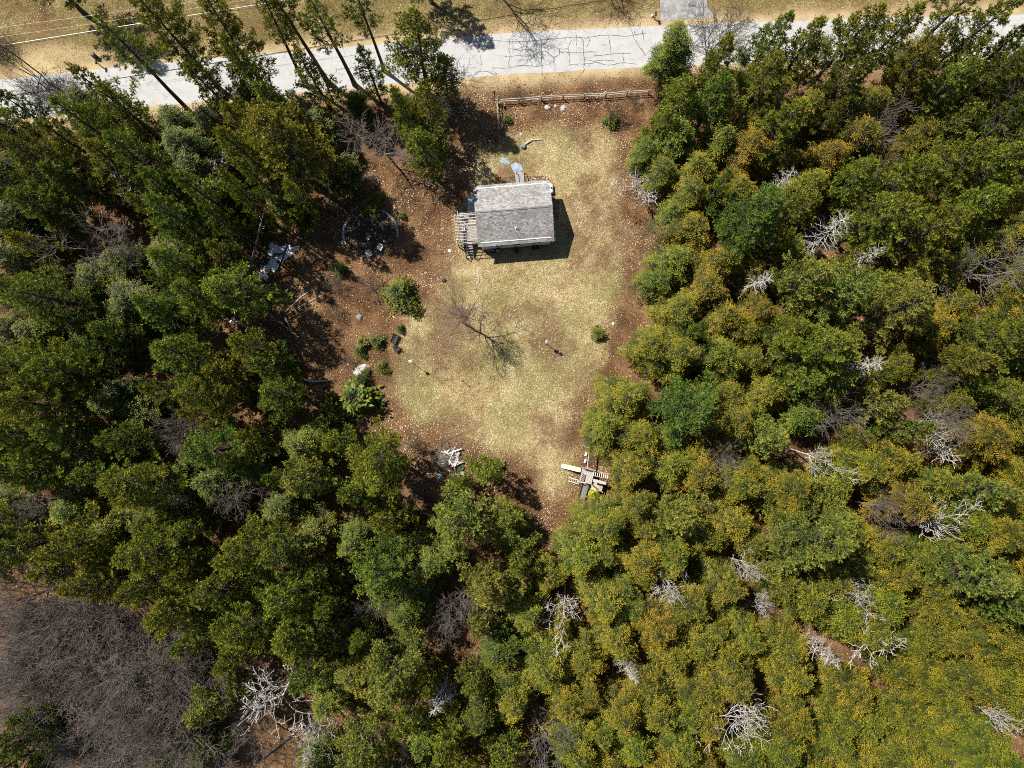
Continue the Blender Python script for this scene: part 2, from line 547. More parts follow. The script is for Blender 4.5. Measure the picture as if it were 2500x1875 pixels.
# the wide cracks one can follow, as thin tar-dark strips
CR = []
def zc(pts): return [(950 + x * 0.339, y * 0.339) for x, y in pts]
CR += [zc(c) for c in (
    [(868, 280), (862, 340), (872, 400), (862, 440), (866, 500)],
    [(1085, 262), (1098, 330), (1094, 400), (1100, 470), (1102, 545)],
    [(1095, 372), (1130, 370), (1185, 410), (1225, 400), (1228, 350), (1285, 350)],
    [(1312, 285), (1290, 345), (1300, 400), (1298, 470), (1330, 462)],
    [(1375, 262), (1400, 300), (1398, 370), (1410, 430), (1400, 525)],
    [(1410, 430), (1480, 440), (1560, 432), (1620, 436)],
    [(1330, 465), (1420, 460), (1500, 452), (1580, 470), (1690, 452), (1790, 460)],
    [(780, 402), (870, 405), (960, 398)], [(890, 355), (960, 360), (1020, 355), (1045, 372)],
    [(600, 280), (760, 292), (900, 300), (1000, 298), (1120, 285), (1290, 270), (1420, 272), (1560, 250), (1700, 262), (1850, 240)],
    [(740, 490), (850, 492), (960, 470), (1050, 480), (1110, 470)], [(1190, 415), (1180, 470)],
    [(1580, 250), (1590, 320), (1600, 390)], [(1745, 215), (1760, 270), (1800, 330), (1850, 400)], [(1822, 215), (1838, 300)],
    [(1240, 375), (1340, 380), (1500, 372)], [(1480, 400), (1600, 390), (1740, 382)], [(1430, 260), (1445, 300), (1420, 340)],
    [(940, 300), (955, 345)], [(1685, 380), (1690, 440)], [(1350, 255), (1352, 330)], [(620, 520), (700, 510), (760, 540)], [(660, 400), (665, 470)])]
CR += [[(30, 235), (60, 226), (100, 224), (150, 214)], [(70, 200), (72, 250)], [(160, 190), (168, 215)], [(560, 170), (575, 215)], [(500, 215), (640, 195)],
       [(760, 150), (765, 200)], [(820, 170), (900, 160)], [(2330, 60), (2345, 110)], [(2400, 95), (2470, 85)], [(1640, 60), (1650, 150)], [(1740, 70), (1750, 140)]]
cv = []; cf = []
rr = random.Random(5)
for line in CR:
    pts = [P(x, y, 0.012) for x, y in line]
    dense = []
    for a, b in zip(pts[:-1], pts[1:]):
        n = max(2, int((b - a).length / 0.18))
        for i in range(n): dense.append(a.lerp(b, i / n) + Vector((rr.gauss(0, 0.035), rr.gauss(0, 0.035), 0)))
    dense.append(pts[-1])
    for i, p in enumerate(dense):
        d = dense[min(i + 1, len(dense) - 1)] - dense[max(i - 1, 0)]
        d.z = 0; d.normalize()
        w = rr.uniform(0.018, 0.05)
        n = Vector((-d.y, d.x, 0)) * w
        # follow the crown of the road
        off = abs(p.y - float(road_y(p.x)))
        z = 0.012 - 0.006 * min(1, off / (ROAD_W / 2)) + 0.004
        cv += [(p.x - n.x, p.y - n.y, z), (p.x + n.x, p.y + n.y, z)]
        if i:
            k = len(cv) - 4
            cf.append((k, k + 2, k + 3, k + 1))
me = bpy.data.meshes.new('crack_lines'); me.from_pydata(cv, [], cf)
M['tar'] = plain('dark_crack', (0.085, 0.08, 0.075), 0.95, 0.4, 3, use_tint=False)
me.materials.append(M['tar']); me.update()
tag(link('crack_lines', me, road), kind='stuff')

# driveway apron beyond the road
def driveway_mat():
    m, nt, b = new_mat('driveway_surface')
    c = ramp(nt, [(0.35, (0.17, 0.17, 0.175)), (0.55, (0.27, 0.265, 0.26)), (0.75, (0.46, 0.45, 0.43))], noise(nt, 0.9, 5, 0.65))
    nt.links.new(c, b.inputs['Base Color']); b.inputs['Roughness'].default_value = 0.9
    return m
dp = [P(1614, 52), P(1612, 20), P(1610, -20), P(1606, -160), P(1716, -160), P(1722, -20), P(1728, 20), P(1748, 42)]
mb = MB(); mb.add([(p.x, p.y, 0.010) for p in dp], [tuple(range(len(dp)))])
tag(mb.build('driveway', driveway_mat()), 'grey weathered driveway apron joining the road from beyond', kind='structure')

# dark earth round the fire ring
def disc(name, c, r, z, mat, n=40, jag=0.12, label=None, kind='structure', parent=None, seed=1):
    q = random.Random(seed)
    mb = MB()
    poly = [(c.x + math.cos(2 * math.pi * k / n) * r * (1 + q.uniform(-jag, jag)), c.y + math.sin(2 * math.pi * k / n) * r * (1 + q.uniform(-jag, jag)), z) for k in range(n)]
    mb.add(poly, [tuple(range(n))])
    o = mb.build(name, mat, parent)
    tag(o, label, kind=kind)
    return o
FIRE_C = P(905, 572)
disc('earth_patch', FIRE_C, 2.9, 0.005, M['soil'], label='dark bare earth inside the stone arc', seed=3)

# ------------------------------------------------------------------ tree makers
def nrm(a):
    return a / np.maximum(np.linalg.norm(a, axis=-1, keepdims=True), 1e-9)

def seg_mesh(name, S, mat, n=3):
    """S rows: p0(3) p1(3) r0 r1 tint -> open frusta with n sides"""
    S = np.asarray(S, float)
    p0, p1, r0, r1, t = S[:, :3], S[:, 3:6], S[:, 6], S[:, 7], S[:, 8]
    d = nrm(p1 - p0)
    ref = np.where(np.abs(d[:, 2:3]) > 0.9, np.array([[1.0, 0, 0]]), np.array([[0, 0, 1.0]]))
    x = nrm(np.cross(d, ref)); y = np.cross(d, x)
    k = len(S)
    V = np.zeros((k, 2 * n, 3))
    for i in range(n):
        a = 2 * math.pi * i / n
        o = x * math.cos(a) + y * math.sin(a)
        V[:, i] = p0 + o * r0[:, None]
        V[:, n + i] = p1 + o * r1[:, None]
    F = []
    base = np.arange(k)[:, None] * 2 * n
    for i in range(n):
        j = (i + 1) % n
        F.append(np.concatenate([base + i, base + j, base + n + j, base + n + i], 1))
    F = np.stack(F, 1).reshape(-1, 4)
    return np_mesh(name, V.reshape(-1, 3), F, mat, np.repeat(t, 2 * n), smooth=True)

def blade_mesh(name, C, D, U, L, W, T, mat):
    """leaf diamonds cut to triangles: base at C along D, length L, width W in the plane of D and U"""
    tip = C + D * L[:, None]
    a = C + D * (L * 0.42)[:, None] + U * (W * 0.5)[:, None]
    b = C + D * (L * 0.42)[:, None] - U * (W * 0.5)[:, None]
    V = np.stack([C, a, tip, b], 1).reshape(-1, 3)
    F = np.arange(len(C) * 4).reshape(-1, 4)
    return np_mesh(name, V, F, mat, np.repeat(T, 4))

def tri_mesh(name, C, D, U, L, W, T, mat):
    tip = C + D * L[:, None]
    a = C + U * (W * 0.5)[:, None]
    b = C - U * (W * 0.5)[:, None]
    V = np.stack([a, tip, b], 1).reshape(-1, 3)
    F = np.arange(len(C) * 3).reshape(-1, 3)
    return np_mesh(name, V, F, mat, np.repeat(T, 3))

def trunk_segs(h, r, rng, lean=0.02, n=9):
    pts = [np.zeros(3)]
    d = np.array([rng.normal(0, lean), rng.normal(0, lean), 1.0])
    for i in range(n):
        d = d + np.array([rng.normal(0, lean), rng.normal(0, lean), 0])
        pts.append(pts[-1] + d / d[2] * h / n)
    pts = np.array(pts)
    rad = r * (1 - np.linspace(0, 1, n + 1)) ** 0.8 + 0.02
    rad[0] *= 1.35
    S = [np.r_[pts[i], pts[i + 1], rad[i], rad[i + 1], 0.5] for i in range(n)]
    return S, pts, rad

def at_height(pts, z):
    zz = pts[:, 2]
    return np.array([np.interp(z, zz, pts[:, 0]), np.interp(z, zz, pts[:, 1]), z])

def make_pine(seed, h, R, z0=0.3, dens=1.0, sparse=0.0):
    """broad white pine: whorls of plume-like branches carrying needle tufts"""
    rng = np.random.default_rng(seed)
    S, pts, rad = trunk_segs(h, 0.016 * h, rng, 0.012)
    C = []; D = []; T = []
    z = h * z0
    lob = rng.uniform(0, 2 * math.pi, 3)
    while z < h * 0.985:
        t = min(1.0, (h - z) / (h * (1 - z0)))
        nb = int(rng.integers(4, 7))
        a0 = rng.uniform(0, 6.28)
        for i in range(nb):
            if rng.random() < sparse * (0.3 + 0.7 * t): continue
            az = a0 + i * 6.283 / nb + rng.normal(0, 0.22)
            asym = 1 + 0.22 * math.cos(az - lob[0]) + 0.15 * math.cos(2 * az - lob[1])
            L = R * min(1.0, 1.15 * t ** 0.72) * asym * rng.uniform(0.62, 1.12)
            if t > 0.8: L *= rng.uniform(0.5, 0.95)
            L = max(L, 0.35)
            el = math.radians(8 + 42 * (1 - t) ** 1.5 + rng.normal(0, 7))
            b0 = at_height(pts, z + rng.normal(0, 0.1))
            dirh = np.array([math.cos(az), math.sin(az), 0])
            n = 5
            bp = [b0]
            for k in range(n):
                e = el + math.radians(14) * (k / n - 0.45)
                dv = dirh * math.cos(e) + np.array([0, 0, math.sin(e)]) + rng.normal(0, 0.06, 3)
                bp.append(bp[-1] + dv / np.linalg.norm(dv) * L / n)
            bp = np.array(bp)
            r0 = 0.012 + 0.011 * L
            for k in range(n):
                S.append(np.r_[bp[k], bp[k + 1], r0 * (1 - k / n) + 0.006, r0 * (1 - (k + 1) / n) + 0.006, 0.5])
            # side twigs, tufts along them
            nt_ = max(3, int(L * 5.2 * dens))
            ss = np.sort(rng.uniform(0.22, 1.0, nt_) ** 0.8)
            for q, s in enumerate(ss):
                f = s * n; k = min(int(f), n - 1)
                p = bp[k] + (bp[k + 1] - bp[k]) * (f - k)
                bd = bp[k + 1] - bp[k]; bd = bd / np.linalg.norm(bd)
                side = 1 if q % 2 else -1
                perp = np.cross(bd, [0, 0, 1.0]); perp = perp / max(np.linalg.norm(perp), 1e-6)
                ang = rng.uniform(0.45, 1.05)
                td = bd * math.cos(ang) + perp * side * math.sin(ang) + np.array([0, 0, rng.uniform(-0.05, 0.42)])
                td /= np.linalg.norm(td)
                tl = (0.30 + 0.30 * L * (1 - 0.72 * s)) * rng.uniform(0.65, 1.2)
                m = max(2, int(tl / 0.19))
                tt = (np.arange(m) + 0.6) / m
                cc = p + td * (tl * tt)[:, None] + rng.normal(0, 0.05, (m, 3))
                C.append(cc); D.append(np.repeat(td[None], m, 0))
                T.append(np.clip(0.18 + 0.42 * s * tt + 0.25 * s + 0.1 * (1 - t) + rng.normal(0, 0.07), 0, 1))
            m = 3
            C.append(bp[-1] + (bp[-1] - bp[-2]) * np.linspace(-0.4, 0.2, m)[:, None]); D.append(np.repeat(nrm(bp[-1] - bp[-2])[None], m, 0)); T.append(np.full(m, 0.85))
        z += rng.uniform(0.5, 0.85)
    # leader
    C.append(np.array([[pts[-1][0], pts[-1][1], h - 0.1 + 0.12 * i] for i in range(4)])); D.append(np.repeat(np.array([[0, 0, 1.0]]), 4, 0)); T.append(np.full(4, 0.8))
    C = np.concatenate(C); D = np.concatenate(D); T = np.concatenate(T)
    nb = 6
    C = np.repeat(C, nb, 0); D = np.repeat(D, nb, 0); T = np.repeat(T, nb)
    k = len(C)
    dd = nrm(D * 0.55 + rng.normal(0, 0.62, (k, 3)) + np.array([0, 0, 0.32]))
    uu = nrm(np.cross(dd, nrm(rng.normal(0, 1, (k, 3)) + np.array([0, 0, 0.5]))))
    L = rng.uniform(0.18, 0.36, k); W = rng.uniform(0.06, 0.115, k)
    T = np.clip(T + rng.normal(0, 0.11, k), 0, 1)
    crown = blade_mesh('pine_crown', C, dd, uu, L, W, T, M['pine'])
    trunk = seg_mesh('pine_trunk', S, M['bark'], 6)
    return trunk, crown

def make_hemlock(seed, h, R, z0=0.25, dens=1.15):
    """dense feathery conifer: flat drooping sprays, no gaps between the whorls"""
    rng = np.random.default_rng(seed)
    S, pts, rad = trunk_segs(h, 0.015 * h, rng, 0.010)
    nbr = int(36 * R * dens + h * 5)
    lob = rng.uniform(0, 6.28, 3)
    C = []; D = []; N = []; T = []; LL = []
    for i in range(nbr):
        t = (i + rng.random()) / nbr
        t = t ** 0.85
        z = h * (1 - t * (1 - z0)) - 0.15
        az = i * 2.39996 + rng.normal(0, 0.3)
        asym = 1 + 0.22 * math.cos(az - lob[0]) + 0.20 * math.cos(3 * az - lob[1])
        L = max(0.3, R * min(1, 1.15 * t ** 0.52) * asym * rng.uniform(0.50, 1.18))
        el = math.radians(38 * (1 - t) ** 1.6 - 4 + rng.normal(0, 7))
        b0 = at_height(pts, z)
        dirh = np.array([math.cos(az), math.sin(az), 0])
        n = 5
        bp = [b0]
        for k in range(n):
            e = el - math.radians(30) * (k / n) ** 1.6
            dv = dirh * math.cos(e) + np.array([0, 0, math.sin(e)]) + rng.normal(0, 0.07, 3)
            bp.append(bp[-1] + dv / np.linalg.norm(dv) * L / n)
        bp = np.array(bp)
        if i % 2 == 0:
            r0 = 0.008 + 0.009 * L
            for k in range(n - 1):
                S.append(np.r_[bp[k], bp[k + 1], r0 * (1 - k / n) + 0.004, r0 * (1 - (k + 1) / n) + 0.004, 0.5])
        bt = rng.normal(0, 0.15)
        ntw = max(4, int(L * 7.5))
        for q in range(ntw):
            s = 0.25 + 0.75 * (q + rng.random()) / ntw
            f = min(s, 0.999) * n; k = int(f)
            p = bp[k] + (bp[k + 1] - bp[k]) * (f - k)
            bd = nrm(bp[k + 1] - bp[k])
            perp = np.cross(bd, [0, 0, 1.0]); perp = perp / max(np.linalg.norm(perp), 1e-6)
            side = 1 if q % 2 else -1
            ang = rng.uniform(0.55, 1.0)
            td = bd * math.cos(ang) + perp * side * math.sin(ang) + np.array([0, 0, rng.uniform(-0.25, 0.05)])
            td = nrm(td)
            tl = (0.20 + 0.34 * L * (1 - 0.75 * s) ** 0.9) * rng.uniform(0.7, 1.15)
            tl = min(tl, 0.9)
            m = max(2, int(tl / 0.105))
            tt = (np.arange(m) + 0.5) / m
            droop = np.zeros((m, 3)); droop[:, 2] = -0.22 * tl * tt ** 2
            cc = p + td * (tl * tt)[:, None] + droop
            tp = np.cross(td, [0, 0, 1.0]); tp = tp / max(np.linalg.norm(tp), 1e-6)
            sd = np.where(np.arange(m) % 2 == 0, 1.0, -1.0)[:, None]
            dd = nrm(td[None] * 0.75 + tp[None] * sd * 0.75 + np.array([0, 0, -0.12]) + rng.normal(0, 0.13, (m, 3)))
            C.append(cc); D.append(dd)
            N.append(rng.normal(0, 0.40, (m, 3)) + np.array([0, 0, 1.0]))
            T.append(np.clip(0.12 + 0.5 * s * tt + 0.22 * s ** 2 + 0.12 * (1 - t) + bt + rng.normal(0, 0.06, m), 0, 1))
            LL.append(np.full(m, 1.0))
    C = np.concatenate(C); D = np.concatenate(D); N = np.concatenate(N); T = np.concatenate(T)
    k = len(C)
    U = nrm(np.cross(D, N))
    L = rng.uniform(0.18, 0.32, k); W = rng.uniform(0.08, 0.13, k)
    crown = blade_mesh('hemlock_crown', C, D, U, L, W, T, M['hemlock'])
    trunk = seg_mesh('hemlock_trunk', S, M['bark'], 5)
    return trunk, crown

def make_bare(seed, h, spread=0.55, stems=1, kids=(6, 5, 4, 4), rmin=0.016, bark='greybark', twig='twig', wob=0.10, trunk_part=0.42, trop=0.08, r_trunk=None):
    """leafless broadleaf tree: trunk and limbs in one mesh, the finer branching in another"""
    rng = np.random.default_rng(seed)
    big = []; fine = []
    def grow(p, d, L, r, lev):
        n = (6, 5, 4, 3, 2)[lev]
        seg = []
        for i in range(n):
            d = d + rng.normal(0, wob * (1 + 0.35 * lev), 3) + np.array([0, 0, trop])
            d = d / np.linalg.norm(d)
            q = p + d * L / n
            ra = r * (1 - 0.62 * i / n); rb = r * (1 - 0.62 * (i + 1) / n)
            seg.append((p, q, d.copy(), rb))
            (big if lev < 2 else fine).append(np.r_[p, q, max(ra, rmin), max(rb, rmin), rng.uniform(0.35, 0.65)])
            p = q
        if lev >= len(kids): return
        nk = kids[lev]
        for j in range(nk):
            s = (0.40 if lev == 0 else 0.22) + (0.60 if lev == 0 else 0.76) * (j + rng.random() * 0.9) / nk
            k = min(int(s * n), n - 1)
            q0, q1, dd, rr_ = seg[k]
            b = q0 + (q1 - q0) * rng.random()
            ax = rng.normal(0, 1, 3); ax = ax - dd * ax.dot(dd); ax /= np.linalg.norm(ax)
            ang = rng.uniform(0.45, 1.0) * (spread / 0.55)
            nd = dd * math.cos(ang) + ax * math.sin(ang)
            if lev < 2 and nd[2] < -0.1: nd[2] *= -0.4
            grow(b, nd / np.linalg.norm(nd), L * rng.uniform(0.5, 0.78) * (1.15 - 0.35 * s), max(rr_ * 0.72, rmin), lev + 1)
    for st in range(stems):
        a = st * 6.283 / max(stems, 1) + rng.uniform(0, 1)
        d = np.array([math.cos(a) * 0.28, math.sin(a) * 0.28, 1.0]) if stems > 1 else np.array([rng.normal(0, 0.04), rng.normal(0, 0.04), 1.0])
        off = np.array([math.cos(a), math.sin(a), 0]) * (0.18 if stems > 1 else 0)
        grow(off, d / np.linalg.norm(d), h * (trunk_part + 0.18 if stems == 1 else 0.62), (r_trunk or 0.013 * h) / (1 if stems == 1 else 1.5), 0)
    return seg_mesh('bare_trunk', big, M[bark], 6), seg_mesh('bare_branches', fine, M[twig], 3)

def make_dead_conifer(seed, h, R, nb=70, z0=0.25):
    rng = np.random.default_rng(seed)
    S, pts, rad = trunk_segs(h, 0.011 * h, rng, 0.015)
    fine = []
    for i in range(nb):
        t = (i + rng.random()) / nb
        z = h * (1 - t * (1 - z0))
        az = i * 2.4 + rng.normal(0, 0.3)
        L = R * (0.25 + 0.75 * t ** 0.7) * rng.uniform(0.4, 1.1)
        e = rng.normal(0.12, 0.18)
        d = np.array([math.cos(az) * math.cos(e), math.sin(az) * math.cos(e), math.sin(e)])
        p = at_height(pts, z); n = 4
        for k in range(n):
            d = nrm(d + rng.normal(0, 0.09, 3)); q = p + d * L / n
            fine.append(np.r_[p, q, 0.030 * (1 - 0.6 * k / n), 0.030 * (1 - 0.6 * (k + 1) / n), rng.uniform(0.4, 0.7)])
            for _ in range(2):
                dd = nrm(d + rng.normal(0, 0.55, 3)); l = rng.uniform(0.15, 0.5)
                fine.append(np.r_[q, q + dd * l, 0.016, 0.010, rng.uniform(0.4, 0.7)])
            p = q
    return seg_mesh('snag_trunk', S, M['greybark'], 6), seg_mesh('snag_branches', fine, M['deadwood'], 3)

KIND = {}
KIND['pine'] = [(make_pine(101, 19, 4.6, 0.28), 19, 4.6), (make_pine(102, 18, 4.2, 0.25), 18, 4.2), (make_pine(103, 17, 3.9, 0.3), 17, 3.9),
                (make_pine(104, 15, 3.3, 0.2), 15, 3.3), (make_pine(105, 14, 2.9, 0.2), 14, 2.9), (make_pine(106, 10, 2.2, 0.1), 10, 2.2)]
KIND['lank'] = [(make_pine(111, 20, 3.0, 0.42, 0.85, 0.35), 20, 3.0), (make_pine(112, 19, 2.6, 0.5, 0.85, 0.4), 19, 2.6)]
KIND['hemlock'] = [(make_hemlock(201, 14, 3.2), 14, 3.2), (make_hemlock(202, 13, 2.8), 13, 2.8), (make_hemlock(203, 12, 2.5), 12, 2.5),
                   (make_hemlock(204, 10, 2.2), 10, 2.2), (make_hemlock(205, 11, 2.9), 11, 2.9)]
KIND['shrub'] = [(make_hemlock(211, 2.4, 1.5, 0.02, 1.6), 2.4, 1.5), (make_hemlock(212, 1.6, 0.8, 0.02, 2.0), 1.6, 0.8)]
KIND['bare'] = [(make_bare(301, 13, 0.55), 13, 3.6), (make_bare(302, 12, 0.62), 12, 3.6), (make_bare(303, 14, 0.48), 14, 3.6)]
KIND['fan'] = [(make_bare(311, 12, 0.42, 4, (5, 5, 4, 3)), 12, 3.8), (make_bare(312, 11, 0.40, 5, (5, 4, 4, 3)), 11, 3.6)]
KIND['white'] = [(make_bare(321, 12, 0.6, 1, (6, 4, 3, 3), 0.026, 'deadwood', 'deadwood', 0.14), 12, 3.2), (make_bare(322, 11, 0.7, 1, (5, 4, 3, 2), 0.03, 'deadwood', 'deadwood', 0.16), 11, 3.0)]
KIND['darkbare'] = [(make_bare(331, 9, 0.5, 5, (5, 4, 4, 3), 0.014, 'bark', 'darktwig', 0.08), 9, 3.0), (make_bare(332, 11, 0.62, 1, (7, 5, 4, 3), 0.014, 'bark', 'darktwig'), 11, 3.4)]
KIND['snag'] = [(make_dead_conifer(341, 12, 2.4), 12, 2.4), (make_dead_conifer(342, 11, 1.9, 60), 11, 1.9)]
KIND['twiggy'] = [(make_bare(351, 2.2, 0.6, 6, (4, 4, 3), 0.008, 'bark', 'darktwig', 0.1, r_trunk=0.03), 2.2, 1.3)]
KIND['lawntree'] = [(make_bare(361, 8.5, 0.62, 1, (9, 6, 4, 4), 0.011, 'bark', 'redtwig', 0.1, 0.5, r_trunk=0.15), 8.5, 2.8)]

NAMES = {'pine': 'pine_tree', 'lank': 'pine_tree', 'hemlock': 'hemlock_tree', 'shrub': 'evergreen_shrub', 'bare': 'bare_tree', 'fan': 'bare_tree', 'white': 'dead_tree',
         'darkbare': 'bare_tree', 'snag': 'dead_conifer', 'twiggy': 'bare_shrub', 'lawntree': 'bare_tree'}
CATS = {'pine': 'pine tree', 'lank': 'pine tree', 'hemlock': 'hemlock tree', 'shrub': 'shrub', 'bare': 'bare tree', 'fan': 'bare tree', 'white': 'dead tree',
        'darkbare': 'bare tree', 'snag': 'dead tree', 'twiggy': 'shrub', 'lawntree': 'bare tree'}
TONES = {'g': (1.18, 1.02, 0.80), 'o': (1.02, 0.95, 0.80), 'd': (0.60, 0.72, 0.60), 'b': (0.72, 0.92, 0.95), 'y': (1.05, 1.05, 0.75), 'p': (1.25, 1.22, 1.45), 'm': (0.85, 0.98, 0.85), 'r': (1.25, 0.85, 0.75)}
TONE_WORDS = {'g': 'golden', 'o': 'olive', 'd': 'dark green', 'b': 'blue-green', 'y': 'yellow-green', 'p': 'pale green', 'm': 'mid-green', 'r': 'rusty olive'}

def num_word(n):
    ones = 'zero one two three four five six seven eight nine ten eleven twelve thirteen fourteen fifteen sixteen seventeen eighteen nineteen'.split()
    tens = '. . twenty thirty forty fifty sixty seventy eighty ninety'.split()
    if n < 20: return ones[n]
    if n == 100: return 'hundred'
    return tens[n // 10] + ('' if n % 10 == 0 else '-' + ones[n % 10])

TREES = []           # (x, y) base, crown radius, kind, for the spacing of the undergrowth
SEEN_LABELS = set()
def look(kind, tone, r):
    if kind in ('pine', 'hemlock'):
        size = 'broad ' if r > 3.6 else ('small ' if r < 2.2 else '')
        return f'{size}{TONE_WORDS[tone]} {"pine" if kind == "pine" else "feathery hemlock"}'
    return {'lank': f'lanky {TONE_WORDS[tone]} pine with bare trunk', 'shrub': f'{TONE_WORDS[tone]} evergreen shrub', 'bare': 'leafless grey tree', 'fan': 'many-stemmed leafless grey tree',
            'white': 'bleached white dead tree', 'darkbare': 'leafless dark-stemmed tree', 'snag': 'grey dead conifer with bare spiky branches', 'twiggy': 'leafless twiggy shrub', 'lawntree': 'leafless tree'}[kind]

def plant(px, py, r_px, kind, tone='m', h=None, label=None, var=None, group=None, zf=0.65, at_base=False, rz=None):
    """a tree whose crown shows at (px, py) with apparent radius r_px"""
    q = random.Random(int(px * 7 + py * 13))
    pool = KIND[kind]
    if kind == 'hemlock' and h: h = h * 0.82
    r = r_px * (CAM_H - (h or 12) * zf) / FPX
    if h is None:
        h = {'pine': 10 + 1.9 * r, 'hemlock': 7 + 2.0 * r, 'bare': 12.5, 'fan': 11.5, 'white': 11.5, 'darkbare': 9, 'snag': 11.5}.get(kind, r * 1.6) * q.uniform(0.92, 1.08)
        r = r_px * (CAM_H - h * zf) / FPX
    (trunk, crown), vh, vr = min(q.sample(pool, len(pool)), key=lambda k: abs(k[2] - r) * q.uniform(0.6, 1.5)) if var is None else pool[var]
    p = P(px, py) if at_base else P(px, py, h * zf)
    if label is None:
        u, v = px, py
        au = min(100, max(0, round(u / 25))); av = min(100, max(0, round(v / 18.75)))
        off = u < 0 or u > 2500 or v < 0 or v > 1875
        label = f'{look(kind, tone, r)}, {num_word(au)} percent across and {num_word(av)} percent down the photo'
        k = 0
        while label in SEEN_LABELS and k < 9:
            k += 1
            av += 1
            label = f'{look(kind, tone, r)}, {num_word(au)} percent across and {num_word(min(av, 100))} percent down the photo'
    SEEN_LABELS.add(label)
    o = empty(NAMES[kind], (p.x, p.y, 0), q.uniform(0, 6.28) if rz is None else rz, label, CATS[kind],
              group or {'pine': 'pines of the wood', 'lank': 'pines along the road', 'hemlock': 'hemlocks of the wood', 'shrub': 'low evergreens', 'twiggy': 'bare shrubs'}.get(kind, 'leafless trees of the wood'))
    s = r / vr
    o.scale = (s, s, h / vh)
    t = link('trunk', trunk, o)
    c = link('crown' if kind in ('pine', 'lank', 'hemlock', 'shrub') else 'branches', crown, o)
    tc = TONES[tone]
    j = [q.uniform(0.9, 1.1) for _ in range(2)]
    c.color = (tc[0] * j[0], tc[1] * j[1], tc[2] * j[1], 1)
    TREES.append((p.x, p.y, r, kind, h))
    return o

# ------------------------------------------------------------------ the trees one can pick out
def pl(rows):
    for r in rows: plant(*r)

